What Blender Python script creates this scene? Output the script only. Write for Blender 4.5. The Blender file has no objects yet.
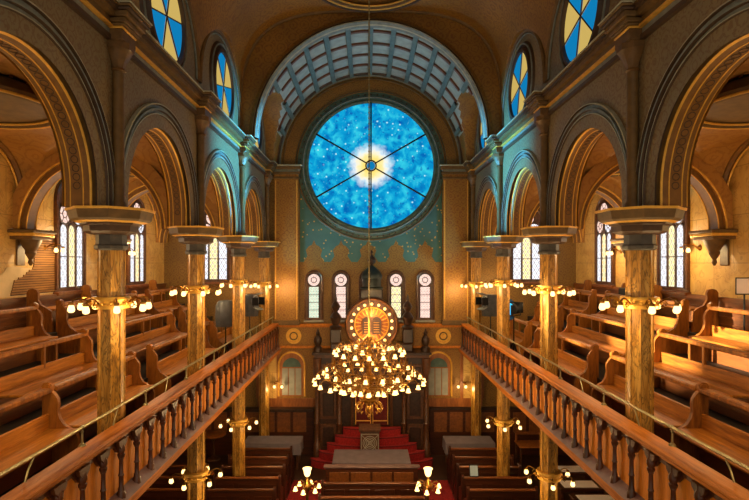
import bpy, bmesh, math, random
from mathutils import Vector, Matrix
random.seed(7)
PI = math.pi
sc = bpy.context.scene
C = sc.collection

# ------------------------------------------------------------------ dimensions
EYE = 6.3
YF = 17.0                       # far wall
COLS = [6.63, 9.93, 13.23, 16.53]
XC = 3.4                        # column line
XN = 3.37                       # nave face of the arcade wall
XA = 3.80                       # aisle face of the arcade wall
XW = 6.8                        # outer walls
ZS = 6.98                       # arch springing
ZA = 7.18                       # arch centre
ZC = 9.5                        # cornice top, vault springing
XP = 3.05                       # face of gallery parapet
ZD = 4.27                       # dado cornice on the far wall
ZP = 4.33                       # top of parapet
ZB = 3.3                        # underside of gallery
TIERS = [3.68, 4.08, 4.55, 4.96]
ROWX = [4.30, 5.15, 6.05]

# ------------------------------------------------------------------ materials
MATS = {}
def lin(c):
    return tuple(((v/12.92) if v <= .04045 else ((v+.055)/1.055)**2.4) for v in [x/255 for x in c]) + (1,)
def new_mat(name):
    m = bpy.data.materials.new(name); m.use_nodes = True
    nt = m.node_tree
    for n in list(nt.nodes): nt.nodes.remove(n)
    out = nt.nodes.new('ShaderNodeOutputMaterial')
    MATS[name] = m
    return m, nt, out
def coords(nt, scale=(1, 1, 1), rot=(0, 0, 0)):
    tc = nt.nodes.new('ShaderNodeTexCoord'); mp = nt.nodes.new('ShaderNodeMapping')
    mp.inputs['Scale'].default_value = scale; mp.inputs['Rotation'].default_value = rot
    nt.links.new(tc.outputs['Object'], mp.inputs['Vector'])
    return mp.outputs['Vector']
def ramp(nt, fac, stops, interp='LINEAR'):
    r = nt.nodes.new('ShaderNodeValToRGB'); r.color_ramp.interpolation = interp
    e = r.color_ramp.elements
    e[0].position, e[0].color = stops[0][0], stops[0][1]
    e[1].position, e[1].color = stops[-1][0], stops[-1][1]
    for p, c in stops[1:-1]:
        x = e.new(p); x.color = c
    nt.links.new(fac, r.inputs['Fac'])
    return r.outputs['Color']
def math_node(nt, op, a, b=None):
    n = nt.nodes.new('ShaderNodeMath'); n.operation = op
    for i, v in enumerate((a, b)):
        if v is None: continue
        if isinstance(v, (int, float)): n.inputs[i].default_value = v
        else: nt.links.new(v, n.inputs[i])
    return n.outputs[0]
def mix(nt, fac, a, b, mode='MIX'):
    n = nt.nodes.new('ShaderNodeMix'); n.data_type = 'RGBA'; n.blend_type = mode
    for sock, v in ((n.inputs[0], fac), (n.inputs[6], a), (n.inputs[7], b)):
        if isinstance(v, (int, float)): sock.default_value = v
        elif isinstance(v, tuple): sock.default_value = v
        else: nt.links.new(v, sock)
    return n.outputs[2]
def noise(nt, vec, scale, detail=4, dist=0, rough=.5):
    n = nt.nodes.new('ShaderNodeTexNoise'); n.inputs['Scale'].default_value = scale
    n.inputs['Detail'].default_value = detail; n.inputs['Distortion'].default_value = dist
    n.inputs['Roughness'].default_value = rough
    nt.links.new(vec, n.inputs['Vector'])
    return n.outputs['Fac']
def voronoi(nt, vec, scale, feature='F1', rnd=1.0, out='Distance'):
    n = nt.nodes.new('ShaderNodeTexVoronoi'); n.feature = feature
    n.inputs['Scale'].default_value = scale; n.inputs['Randomness'].default_value = rnd
    nt.links.new(vec, n.inputs['Vector'])
    return n.outputs[out]
def principled(nt, out, col, rough=.5, metal=0, bump=None, bstr=.2, spec=.5):
    b = nt.nodes.new('ShaderNodeBsdfPrincipled')
    if isinstance(col, tuple): b.inputs['Base Color'].default_value = col
    else: nt.links.new(col, b.inputs['Base Color'])
    b.inputs['Roughness'].default_value = rough; b.inputs['Metallic'].default_value = metal
    b.inputs['Specular IOR Level'].default_value = spec
    if bump is not None:
        bn = nt.nodes.new('ShaderNodeBump'); bn.inputs['Strength'].default_value = bstr
        bn.inputs['Distance'].default_value = .02
        nt.links.new(bump, bn.inputs['Height']); nt.links.new(bn.outputs[0], b.inputs['Normal'])
    nt.links.new(b.outputs[0], out.inputs['Surface'])
    return b
def plain(name, c, rough=.5, metal=0, var=.25, scale=6, spec=.5):
    m, nt, out = new_mat(name)
    v = coords(nt); f = noise(nt, v, scale, 5)
    a = lin(c)
    col = ramp(nt, f, [(.3, tuple(x*(1-var) for x in a[:3])+(1,)), (.7, tuple(min(1, x*(1+var)) for x in a[:3])+(1,))])
    principled(nt, out, col, rough, metal, f, .1, spec)
    return m
def wood(name, dark, light, stretch, rough=.38, spec=.5):
    m, nt, out = new_mat(name)
    v = coords(nt, stretch)
    f = noise(nt, v, 3.0, 6, .6)
    g = noise(nt, v, 14.0, 4, .3)
    s = math_node(nt, 'ADD', math_node(nt, 'MULTIPLY', f, .7), math_node(nt, 'MULTIPLY', g, .3))
    oi = nt.nodes.new('ShaderNodeObjectInfo')
    s = math_node(nt, 'ADD', s, math_node(nt, 'MULTIPLY', math_node(nt, 'SUBTRACT', oi.outputs['Random'], .5), .22))
    col = ramp(nt, s, [(.3, lin(dark)), (.7, lin(light))])
    principled(nt, out, col, rough, 0, g, .12, spec)
    return m
def stencil(name, base, alt, line, sc_=3.0, rough=.6, amount=.55):
    """painted plaster: broad tone changes, a damask-like repeat of curls, fine lines"""
    m, nt, out = new_mat(name)
    v = coords(nt)
    big = noise(nt, v, .9, 4)
    c0 = ramp(nt, big, [(.35, lin(base)), (.65, lin(alt))])
    d = voronoi(nt, v, sc_, rnd=.25)
    w = noise(nt, v, sc_*3, 2, 1.5)
    rings = math_node(nt, 'SINE', math_node(nt, 'ADD', math_node(nt, 'MULTIPLY', d, 26), math_node(nt, 'MULTIPLY', w, 9)))
    msk = ramp(nt, rings, [(.35, (0, 0, 0, 1)), (.75, (amount, amount, amount, 1))])
    col = mix(nt, msk, c0, lin(line))
    principled(nt, out, col, rough, 0, rings, .05)
    return m
def emitter(name, c, strength):
    m, nt, out = new_mat(name)
    e = nt.nodes.new('ShaderNodeEmission'); e.inputs['Color'].default_value = lin(c)
    e.inputs['Strength'].default_value = strength
    nt.links.new(e.outputs[0], out.inputs['Surface'])
    return m

plain('bare_plaster', (206, 180, 140), .85, 0, .12, 4)
plain('plaster', (150, 112, 52), .7)
stencil('wall_gold', (120, 88, 30), (138, 100, 36), (88, 50, 18), 4.0, amount=.6)
stencil('spandrel', (114, 102, 76), (128, 110, 76), (96, 60, 34), 5.5, amount=.55)
stencil('vault', (124, 88, 28), (144, 102, 34), (98, 50, 18), 3.4, amount=.55)
stencil('aisle_vault', (156, 108, 44), (170, 118, 50), (128, 76, 30), 2.2, amount=.4)
stencil('pilaster_gold', (140, 100, 34), (152, 108, 38), (112, 56, 20), 4.6, amount=.65)
plain('arch_brown', (100, 74, 36), .6, 0, .25, 9)
plain('arch_soffit', (120, 80, 30), .55, 0, .2, 8)
plain('arch_blue', (112, 118, 112), .5, 0, .25, 9)
plain('arch_cream', (160, 160, 140), .45, 0, .15, 9)
plain('arch_dark', (66, 46, 30), .55, 0, .25, 9)
plain('gilt', (224, 170, 70), .45, .3, .15, 12)
plain('brass', (146, 102, 42), .3, .9, .3, 10)
plain('rail_brass', (150, 138, 98), .35, .7, .2, 10)
plain('coffer_panel', (156, 164, 156), .6, 0, .2, 5)
plain('coffer_rib', (92, 108, 104), .55, 0, .2, 6)
plain('coffer_line', (104, 62, 38), .55, 0, .2, 6)
plain('capital_stone', (98, 70, 36), .5, 0, .3, 9)
plain('capital_bell', (70, 46, 26), .5, 0, .3, 9)
plain('capital_dark', (70, 66, 62), .5, 0, .3, 9)
plain('carved_dark', (50, 31, 20), .35, 0, .45, 14)
plain('carved_mid', (84, 50, 28), .38, 0, .4, 14)
plain('black_metal', (26, 26, 28), .4, .4, .2, 8)
plain('dull_black', (20, 20, 22), .7)
plain('grey_cloth', (120, 108, 116), .9, 0, .12, 5)
plain('cover_grey', (64, 66, 72), .7, 0, .3, 8)
plain('grey_plastic', (108, 112, 118), .5, 0, .15, 5)
plain('carpet_red', (150, 24, 26), .95, 0, .3, 22)
plain('carpet_dark', (100, 18, 24), .95, 0, .3, 22)
plain('velvet', (84, 14, 16), .9, 0, .3, 16)
plain('paper', (228, 214, 214), .8, 0, .06, 4)
plain('screen_grey', (176, 196, 208), .4, 0, .1, 6)
plain('stone_grey', (150, 148, 138), .7, 0, .15, 6)
plain('dome_teal', (44, 56, 58), .4, .3, .25, 8)
plain('ledge', (120, 92, 88), .5, 0, .2, 6)
plain('teal_frame', (70, 92, 84), .45, .1, .3, 8)
plain('tier_floor', (38, 26, 18), .7, 0, .3, 5)
plain('floor_wood', (60, 34, 20), .5, 0, .3, 5)
plain('lath_gap', (70, 46, 24), .9)
wood('pew_wood', (116, 64, 14), (200, 126, 40), (6, .5, 6), .45, .35)
wood('pew_end_wood', (100, 54, 14), (176, 108, 36), (5, 5, .8), .42, .35)
wood('parapet_wood', (178, 98, 22), (236, 150, 50), (5, 5, .7), .5, .25)
wood('rail_wood', (136, 70, 16), (206, 124, 40), (6, .5, 6), .5, .22)
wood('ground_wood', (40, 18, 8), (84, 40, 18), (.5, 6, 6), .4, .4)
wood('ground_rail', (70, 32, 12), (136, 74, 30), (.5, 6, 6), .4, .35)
wood('panel_wood', (110, 58, 20), (170, 100, 40), (4, 4, .7), .45)
wood('wainscot_wood', (78, 40, 16), (140, 80, 32), (5, .6, 5), .42)
wood('lath_wood', (96, 62, 28), (160, 112, 56), (3, .4, 3), .8)
wood('baluster_wood', (50, 24, 12), (96, 50, 24), (5, 5, 1), .35)
emitter('lamp_glow', (255, 206, 126), 2.6)
emitter('bell_glow', (255, 204, 116), 3.2)
emitter('bulb_glow', (255, 190, 96), 7)
emitter('disc_glow', (255, 190, 100), 3)
emitter('cyan_lens', (60, 190, 235), 1.0)

def marble_wall():
    m, nt, out = new_mat('marble_wall')
    v = coords(nt)
    f = noise(nt, v, 1.6, 6, 1.2)
    vein = math_node(nt, 'ABSOLUTE', math_node(nt, 'SUBTRACT', noise(nt, v, 2.2, 5, 2.0), .5))
    c = ramp(nt, f, [(.3, lin((186, 140, 66))), (.7, lin((214, 174, 98)))])
    k = ramp(nt, vein, [(.0, (.45, .45, .45, 1)), (.03, (0, 0, 0, 1))])
    c = mix(nt, k, c, lin((128, 84, 34)))
    br = nt.nodes.new('ShaderNodeTexBrick')
    tc = nt.nodes.new('ShaderNodeTexCoord'); sp = nt.nodes.new('ShaderNodeSeparateXYZ'); cb = nt.nodes.new('ShaderNodeCombineXYZ')
    nt.links.new(tc.outputs['Object'], sp.inputs[0])
    nt.links.new(math_node(nt, 'ADD', sp.outputs[0], sp.outputs[1]), cb.inputs[0]); nt.links.new(sp.outputs[2], cb.inputs[1])
    nt.links.new(cb.outputs[0], br.inputs['Vector'])
    br.inputs['Scale'].default_value = 1; br.inputs['Brick Width'].default_value = 1.1; br.inputs['Row Height'].default_value = .9
    br.inputs['Mortar Size'].default_value = .008
    c = mix(nt, math_node(nt, 'MULTIPLY', br.outputs['Fac'], .55), c, lin((120, 82, 36)))
    principled(nt, out, c, .45, 0)
marble_wall()
def column_marble():
    m, nt, out = new_mat('column_marble')
    v = coords(nt, (1.6, 1.6, .35))
    f = noise(nt, v, 4.0, 6, 2.2)
    vein = math_node(nt, 'ABSOLUTE', math_node(nt, 'SUBTRACT', noise(nt, v, 5.0, 5, 3.0), .5))
    c = ramp(nt, f, [(.3, lin((132, 88, 30))), (.5, lin((184, 130, 50))), (.7, lin((210, 164, 84)))])
    k = ramp(nt, vein, [(.0, (.8, .8, .8, 1)), (.05, (0, 0, 0, 1))])
    c = mix(nt, k, c, lin((70, 50, 26)))
    principled(nt, out, c, .3, 0, f, .05)
column_marble()
def teal_mural():
    m, nt, out = new_mat('teal_mural')
    v = coords(nt)
    f = noise(nt, v, 1.4, 4)
    c = ramp(nt, f, [(.3, lin((44, 88, 86))), (.7, lin((66, 108, 100)))])
    d = voronoi(nt, v, 7.0)
    s = ramp(nt, d, [(.0, (1, 1, 1, 1)), (.17, (1, 1, 1, 1)), (.2, (0, 0, 0, 1))])
    c = mix(nt, s, c, lin((190, 150, 70)))
    principled(nt, out, c, .6, 0)
teal_mural()
def rose_glass():
    """mottled blue glass with pale flecks and a pale yellow middle, daylight behind it"""
    m, nt, out = new_mat('rose_glass')
    v = coords(nt)
    f = noise(nt, v, 3.2, 6, .4)
    c = ramp(nt, f, [(.3, lin((4, 96, 170))), (.5, lin((10, 150, 200))), (.68, lin((50, 196, 218)))])
    d = voronoi(nt, v, 4.6); s = ramp(nt, d, [(.0, (.9, .9, .9, 1)), (.1, (.8, .8, .8, 1)), (.16, (0, 0, 0, 1))])
    c = mix(nt, s, c, lin((190, 236, 240)))
    d2 = voronoi(nt, v, 9.0); s2 = ramp(nt, d2, [(.0, (.6, .6, .6, 1)), (.2, (0, 0, 0, 1))])
    c = mix(nt, s2, c, lin((130, 220, 236)))
    d3 = noise(nt, v, 6.0, 2); s3 = ramp(nt, d3, [(.62, (0, 0, 0, 1)), (.7, (.7, .7, .7, 1))])
    c = mix(nt, s3, c, lin((10, 70, 160)))
    ln = nt.nodes.new('ShaderNodeVectorMath'); ln.operation = 'LENGTH'; nt.links.new(v, ln.inputs[0])
    nz = math_node(nt, 'ADD', ln.outputs['Value'], math_node(nt, 'MULTIPLY', math_node(nt, 'SUBTRACT', noise(nt, v, 7, 3), .5), .35))
    k = ramp(nt, nz, [(.42, (1, 1, 1, 1)), (.5, (.95, .95, .95, 1)), (.78, (0, 0, 0, 1))])
    mid = ramp(nt, nz, [(.2, lin((246, 214, 110))), (.38, lin((246, 226, 160))), (.55, lin((232, 238, 240)))])
    c = mix(nt, k, c, mid)
    e = nt.nodes.new('ShaderNodeEmission'); nt.links.new(c, e.inputs['Color']); e.inputs['Strength'].default_value = .78
    nt.links.new(e.outputs[0], out.inputs['Surface'])
rose_glass()
def stained(name, a, b, lead, sc_, strength):
    m, nt, out = new_mat(name)
    v = coords(nt, (sc_, sc_, sc_*.6), (0, 0, 0))
    sp = nt.nodes.new('ShaderNodeSeparateXYZ'); nt.links.new(v, sp.inputs[0])
    u = math_node(nt, 'ADD', sp.outputs[0], sp.outputs[1])
    p = math_node(nt, 'ADD', u, sp.outputs[2]); q = math_node(nt, 'SUBTRACT', u, sp.outputs[2])
    fp = math_node(nt, 'FRACT', p); fq = math_node(nt, 'FRACT', q)
    dp = math_node(nt, 'ABSOLUTE', math_node(nt, 'SUBTRACT', fp, .5)); dq = math_node(nt, 'ABSOLUTE', math_node(nt, 'SUBTRACT', fq, .5))
    mx = math_node(nt, 'MAXIMUM', dp, dq)
    c = ramp(nt, mx, [(.0, lin(b)), (.2, lin(b)), (.24, lin(a)), (.42, lin(a)), (.46, lin(lead))])
    f = noise(nt, v, .8, 3)
    c = mix(nt, math_node(nt, 'MULTIPLY', f, .35), c, lin((255, 240, 214)))
    e = nt.nodes.new('ShaderNodeEmission'); nt.links.new(c, e.inputs['Color']); e.inputs['Strength'].default_value = strength
    nt.links.new(e.outputs[0], out.inputs['Surface'])
stained('glass_yellow', (236, 222, 170), (244, 196, 84), (96, 50, 26), 7, 1.05)
stained('glass_white', (222, 224, 236), (176, 190, 224), (70, 60, 84), 7, 1.05)
stained('glass_pink', (240, 206, 196), (206, 140, 120), (120, 50, 44), 10, 1.0)
stained('glass_green', (206, 222, 196), (120, 170, 150), (110, 80, 44), 10, 1.0)
emitter('glass_red', (220, 40, 44), 1.0)
emitter('glass_blue', (16, 130, 190), .6)
emitter('glass_amber', (214, 182, 98), .6)

# ------------------------------------------------------------------ mesh builder
class MB:
    def __init__(s): s.v = []; s.f = []; s.m = []; s.sm = []; s.mats = []
    def mi(s, m):
        if m not in s.mats: s.mats.append(m)
        return s.mats.index(m)
    def add(s, vs, fs, m, smooth=False):
        o = len(s.v); k = s.mi(m)
        s.v += [tuple(p) for p in vs]
        for f in fs:
            s.f.append([o+i for i in f]); s.m.append(k); s.sm.append(smooth)
        return s
    def box(s, x0, x1, y0, y1, z0, z1, m):
        x0, x1 = sorted((x0, x1)); y0, y1 = sorted((y0, y1))
        vs = [(x, y, z) for z in (z0, z1) for y in (y0, y1) for x in (x0, x1)]
        return s.add(vs, [(0, 2, 3, 1), (4, 5, 7, 6), (0, 1, 5, 4), (2, 6, 7, 3), (0, 4, 6, 2), (1, 3, 7, 5)], m)
    def bbox(s, x0, x1, y0, y1, z0, z1, m, b=.012):
        """box with chamfered edges"""
        x0, x1 = sorted((x0, x1)); y0, y1 = sorted((y0, y1))
        bm = bmesh.new(); bmesh.ops.create_cube(bm, size=1)
        for v in bm.verts:
            v.co = Vector(((x0+x1)/2+v.co.x*(x1-x0), (y0+y1)/2+v.co.y*(y1-y0), (z0+z1)/2+v.co.z*(z1-z0)))
        b = min(b, .45*min(x1-x0, y1-y0, z1-z0))
        bmesh.ops.bevel(bm, geom=list(bm.edges), offset=b, segments=1, affect='EDGES')
        bm.verts.index_update()
        s.add([v.co for v in bm.verts], [[v.index for v in f.verts] for f in bm.faces], m)
        bm.free(); return s
    def lathe(s, prof, n, m, c=(0, 0, 0), axis='z', rot=0, smooth=True, sx=1, sy=1):
        vs = []; fs = []
        for r, z in prof:
            for i in range(n):
                a = rot+2*PI*i/n; p = (r*math.cos(a)*sx, r*math.sin(a)*sy, z)
                if axis == 'y': p = (p[0], z, p[1])
                elif axis == 'x': p = (z, p[0], p[1])
                vs.append((c[0]+p[0], c[1]+p[1], c[2]+p[2]))
        for j in range(len(prof)-1):
            for i in range(n):
                k = (i+1) % n
                fs.append((j*n+i, j*n+k, (j+1)*n+k, (j+1)*n+i))
        if prof[0][0] > 1e-4: fs.append(tuple(range(n))[::-1])
        if prof[-1][0] > 1e-4: fs.append(tuple((len(prof)-1)*n+i for i in range(n)))
        return s.add(vs, fs, m, smooth)
    def tube(s, pts, r, m, n=6, closed=False):
        pts = [Vector(p) for p in pts]; N = len(pts); vs = []; fs = []
        rr = r if isinstance(r, (list, tuple)) else [r]*N
        up = Vector((0, 0, 1)); prev = None
        for i, p in enumerate(pts):
            a = pts[(i-1) % N] if (closed or i > 0) else p
            b = pts[(i+1) % N] if (closed or i < N-1) else p
            t = (b-a).normalized()
            if prev is None:
                u = t.cross(up)
                if u.length < .05: u = t.cross(Vector((1, 0, 0)))
            else:
                u = prev-t*prev.dot(t)
            u.normalize(); prev = u; w = t.cross(u)
            for k in range(n):
                an = 2*PI*k/n
                vs.append(p+(u*math.cos(an)+w*math.sin(an))*rr[i])
        for i in range(N if closed else N-1):
            j = (i+1) % N
            for k in range(n):
                l = (k+1) % n
                fs.append((i*n+k, i*n+l, j*n+l, j*n+k))
        if not closed:
            fs.append(tuple(range(n))[::-1]); fs.append(tuple((N-1)*n+k for k in range(n)))
        return s.add(vs, fs, m, True)
    def prism(s, poly, d, m):
        n = len(poly); d = Vector(d)
        a = [Vector(p) for p in poly]; b = [p+d for p in a]
        return s.add(a+b, [tuple(range(n))[::-1], tuple(range(n, 2*n))]+[(i, (i+1) % n, n+(i+1) % n, n+i) for i in range(n)], m)
    def sheet(s, rows, m, smooth=True, mfun=None):
        w = len(rows[0]); vs = [p for r in rows for p in r]
        o = len(s.v); s.v += [tuple(p) for p in vs]
        for j in range(len(rows)-1):
            for i in range(w-1):
                mm = mfun(j, i) if mfun else m
                s.f.append([o+j*w+i, o+j*w+i+1, o+(j+1)*w+i+1, o+(j+1)*w+i]); s.m.append(s.mi(mm)); s.sm.append(smooth)
        return s
    def sphere(s, c, r, m, n=10, k=6, sz=1):
        return s.lathe([(max(r*math.sin(PI*j/k), 0.0001), -r*sz*math.cos(PI*j/k)) for j in range(k+1)], n, m, c)
    def ring(s, R, r, m, c=(0, 0, 0), axis='z', n=40, k=6):
        pts = []
        for i in range(n):
            a = 2*PI*i/n; p = (R*math.cos(a), R*math.sin(a))
            pts.append((c[0]+p[0], c[1]+p[1], c[2]) if axis == 'z' else (c[0]+p[0], c[1], c[2]+p[1]) if axis == 'y' else (c[0], c[1]+p[0], c[2]+p[1]))
        return s.tube(pts, r, m, k, True)
    def mesh(s, name, fix=True):
        me = bpy.data.meshes.new(name); me.from_pydata(s.v, [], s.f)
        for m in s.mats: me.materials.append(MATS[m])
        me.polygons.foreach_set('material_index', s.m); me.polygons.foreach_set('use_smooth', s.sm)
        if fix:
            bm = bmesh.new(); bm.from_mesh(me); bmesh.ops.recalc_face_normals(bm, faces=bm.faces); bm.to_mesh(me); bm.free()
        me.update()
        if any(s.sm): me.set_sharp_from_angle(angle=math.radians(38))
        return me
CACHE = {}
def cached(key, fn):
    if key not in CACHE: CACHE[key] = fn().mesh(str(key))
    return CACHE[key]
def as_mesh(m, name): return m.mesh(name) if isinstance(m, MB) else m
def thing(name, label, cat, loc=(0, 0, 0), rotz=0, group=None):
    o = bpy.data.objects.new(name, None); o.empty_display_size = .1; C.objects.link(o)
    o.location = loc; o.rotation_euler = (0, 0, rotz); o['label'] = label; o['category'] = cat
    if group: o['group'] = group
    return o
def part(name, m, parent, loc=(0, 0, 0), rot=(0, 0, 0), label=None, stuff=False):
    o = bpy.data.objects.new(name, as_mesh(m, name)); C.objects.link(o)
    o.parent = parent; o.location = loc; o.rotation_euler = rot
    if label: o['label'] = label
    if stuff: o['kind'] = 'stuff'
    return o
def single(name, m, label, cat, loc=(0, 0, 0), rotz=0, group=None):
    o = bpy.data.objects.new(name, as_mesh(m, name)); C.objects.link(o)
    o.location = loc; o.rotation_euler = (0, 0, rotz); o['label'] = label; o['category'] = cat
    if group: o['group'] = group
    return o
def struct(name, m, loc=(0, 0, 0), fix=True):
    o = bpy.data.objects.new(name, m.mesh(name, fix) if isinstance(m, MB) else m); C.objects.link(o)
    o.location = loc; o['kind'] = 'structure'
    return o
def light(name, loc, power, color, size=.03):
    l = bpy.data.lights.new(name, 'POINT'); l.energy = power; l.color = color; l.shadow_soft_size = size
    o = bpy.data.objects.new(name, l); C.objects.link(o); o.location = loc
    return o
WARM = (1.0, .68, .31)
SIDE = {-1: 'left', 1: 'right'}
ORD = ['first', 'second', 'third', 'fourth', 'fifth', 'sixth', 'seventh']

# ------------------------------------------------------------------ setting: floor, outer walls
fl = MB(); fl.box(-XW, XW, -3, YF, -.1, 0, 'floor_wood'); struct('floor', fl)
for s in (-1, 1):
    w = MB(); w.box(s*XW, s*(XW+.2), -3, YF, 0, 9.6, 'marble_wall')
    wo = struct('wall_'+SIDE[s], w)
    b = MB()
    b.box(s*(XW-.05), s*XW, -3, YF, TIERS[3], 5.56, 'wainscot_wood')
    b.box(s*(XW-.09), s*XW, -3, YF, 5.56, 5.64, 'wainscot_wood')
    for z in (5.1, 5.25, 5.4): b.box(s*(XW-.065), s*XW, -3, YF, z, z+.03, 'wainscot_wood')
    struct('baseboard_'+SIDE[s], b)
    # tiered gallery floor
    t = MB()
    edges = [3.22, ROWX[0]+.05, ROWX[1]+.05, ROWX[2]+.05, XW]
    for i in range(4):
        t.box(s*edges[i], s*edges[i+1], -1, YF, ZB, TIERS[i], 'tier_floor')
    struct('floor_'+SIDE[s]+'_gallery', t)

fw = MB()
fw.box(-XW, XW, YF, YF+.2, 0, 13.2, 'wall_gold')
fwo = struct('wall_front', fw)

# ------------------------------------------------------------------ arcade walls
BAYS = [(.03+3.3*i, 3.33+3.3*i) for i in range(5)]
def arch_path(yc, r, n=28, z0=ZS, zc=ZA):
    p = [(yc-r, z0), (yc-r, (z0+zc)/2)]
    for i in range(n+1):
        a = PI-PI*i/n; p.append((yc+r*math.cos(a), zc+r*math.sin(a)))
    return p+[(yc+r, (z0+zc)/2), (yc+r, z0)]
RIN = 1.25
LR = 1.6
def lun(y):
    for a, b in BAYS:
        if a <= y <= b:
            ym = (a+b)/2; last = a > 13; q = (1.5 if last else LR)**2-(y-ym)**2
            return ((.15 if last else .3)+math.sqrt(q)) if q > 0 else -1
    return -1
for s in (-1, 1):
    w = MB()
    for (a, b) in BAYS:
        yc = (a+b)/2
        P = [(a, ZS)]+arch_path(yc, RIN)+[(b, ZS)]
        n = len(P)
        for X, top, m in ((XN, ZC, 'spandrel'), (XA, ZC, 'aisle_vault')):
            w.sheet([[(s*X, y, z) for y, z in P], [(s*X, a+(b-a)*i/(n-1), top) for i in range(n)]], m, False)
        w.sheet([[(s*XN, a, ZS), (s*XN, yc-RIN, ZS)], [(s*XA, a, ZS), (s*XA, yc-RIN, ZS)]], 'arch_dark', False)
        w.sheet([[(s*XN, yc+RIN, ZS), (s*XN, b, ZS)], [(s*XA, yc+RIN, ZS), (s*XA, b, ZS)]], 'arch_dark', False)
        # clerestory lunette
        N = 40
        w.sheet([[(s*XN, a+(b-a)*i/N, ZC-.01) for i in range(N+1)],
                 [(s*XN, a+(b-a)*i/N, ZC+max(.02, lun(a+(b-a)*i/N))+.03) for i in range(N+1)]], 'spandrel', False)
    w.box(s*XN, s*XA, COLS[3], YF, ZS, ZC, 'spandrel')
    nw = struct('wall_nave_'+SIDE[s], w, fix=False)
    # archivolts: one moulded arch per bay
    prof = [(1.625,0,'arch_cream'),(1.62,0.05,'arch_cream'),(1.6,0.055,'arch_dark'),(1.595,0.015,'arch_blue'),(1.55,0.015,'arch_blue'),(1.545,0.05,'arch_blue'),(1.52,0.05,'arch_dark'),(1.515,0.005,'arch_blue'),(1.475,0.005,'arch_cream'),(1.47,0.03,'arch_cream'),(1.458,0.03,'arch_dark'),(1.45,-0.015,'arch_brown'),(1.41,-0.015,'gilt'),(1.402,-0.005,'gilt'),(1.394,-0.015,'arch_brown'),(1.35,-0.03,'gilt'),(1.342,-0.025,'gilt'),(1.334,-0.045,'arch_dark'),(1.32,-0.06,'arch_brown'),(1.27,-0.075,'gilt'),(1.262,-0.08,'gilt'),(1.25,-0.095,'arch_soffit'),(1.225,-0.12,'arch_soffit'),(1.225,-0.15,'gilt'),(1.219,-0.152,'gilt'),(1.219,-0.163,'arch_soffit'),(1.225,-0.165,'arch_soffit'),(1.225,-0.305,'gilt'),(1.219,-0.307,'gilt'),(1.219,-0.318,'arch_soffit'),(1.225,-0.32,'arch_soffit'),(1.225,-0.37,'gilt'),(1.24,-0.38,'gilt'),(1.26,-0.41,'arch_brown'),(1.38,-0.46,'arch_brown')]
    for i, (a, b) in enumerate(BAYS):
        if i == 0: continue
        yc = (a+b)/2
        am = MB()
        rows = [[(s*(XN-off), y, z) for y, z in arch_path(yc, r, 40)] for r, off, _ in prof]
        for j in range(len(rows)-1):
            am.sheet([rows[j], rows[j+1]], prof[j][2], True)
        for k in range(37):                       # painted roundels on the soffit
            an = PI*(k+.5)/37
            cy, cz = yc+1.221*math.cos(an), ZA+1.221*math.sin(an)
            pts = []
            for q in range(12):
                t = 2*PI*q/12
                u = .042*math.cos(t); vv = .042*math.sin(t)
                pts.append((s*(XN+.235+u), cy-vv*math.sin(an), cz+vv*math.cos(an)))
            am.tube(pts, .005, 'arch_dark', 4, True)
        part('archivolt', am, nw)
    # cornice along the nave wall
    c = MB()
    for x, z0, z1, m in ((.06, 9.10, 9.16, 'arch_dark'), (.04, 9.16, 9.24, 'arch_blue'), (.09, 9.25, 9.275, 'gilt'), (.07, 9.28, 9.36, 'arch_brown'), (.15, 9.36, 9.42, 'arch_brown'), (.2, 9.42, 9.47, 'arch_dark'), (.215, 9.47, 9.49, 'arch_brown'), (.23, 9.49, 9.51, 'arch_cream')):
        c.box(s*(XN-x), s*(XN+.01), .03, YF, z0, z1, m)
    co = struct('trim_cornice_'+SIDE[s], c)
    # engaged shafts over the columns with caps, cornice breaks and vault ribs
    for y in COLS:
        p = MB()
        p.lathe([(.10, ZS), (.10, 7.06), (.075, 7.1), (.07, 8.75)], 10, 'arch_brown', (s*(XN-.06), y, 0))
        p.lathe([(.075, 8.75), (.1, 8.77), (.08, 8.8), (.09, 8.85), (.17, 9.0), (.19, 9.02), (.19, 9.1)], 8, 'capital_stone', (s*(XN-.06), y, 0), rot=PI/8, smooth=False)
        for x, z0, z1, m, h in ((.2, 9.10, 9.24, 'capital_stone', .19), (.21, 9.24, 9.27, 'gilt', .2), (.24, 9.27, 9.30, 'arch_brown', .22), (.26, 9.30, 9.36, 'arch_brown', .24), (.3, 9.36, 9.43, 'arch_brown', .27), (.34, 9.43, 9.47, 'arch_dark', .3), (.36, 9.47, 9.50, 'arch_brown', .32), (.37, 9.50, 9.52, 'arch_cream', .33)):
            p.bbox(s*(XN-x), s*(XN+.02), y-h, y+h, z0, z1, m, .01)
        part('engaged_shaft', p, nw)

# ------------------------------------------------------------------ nave vault
VH, VP = 3.25, 3.5
def sail(x): return VH*max(0, 1-(abs(x)/XN)**VP)**(1/VP)
def nave_rows(y0, y1, ny, R, nx=72):
    rows = []
    for j in range(ny+1):
        y = y0+(y1-y0)*j/ny; r = []
        for i in range(nx+1):
            x = -XN*math.cos(PI*i/nx)
            mz = sail(x) if R is None else math.sqrt(max(0, R*R-x*x))
            r.append((x, y, ZC+max(mz, lun(y), .0)))
        rows.append(r)
    return rows
v = MB(); rows = nave_rows(.03, 13.23, 200, None, 144); v.sheet(rows, 'vault')
RCF = 3.06
def cof(j, i):
    y = 13.23+(YF-13.23)*(j+.5)/60; x = -XN*math.cos(PI*(i+.5)/72)
    m_ = math.sqrt(max(0, RCF**2-x*x))
    return 'coffer_panel' if m_ > lun(y) and m_ > .85 else 'vault'
rows = nave_rows(13.23, YF, 60, RCF); v.sheet(rows, 'vault', True, cof)
ce = struct('ceiling', v, fix=False)
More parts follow.
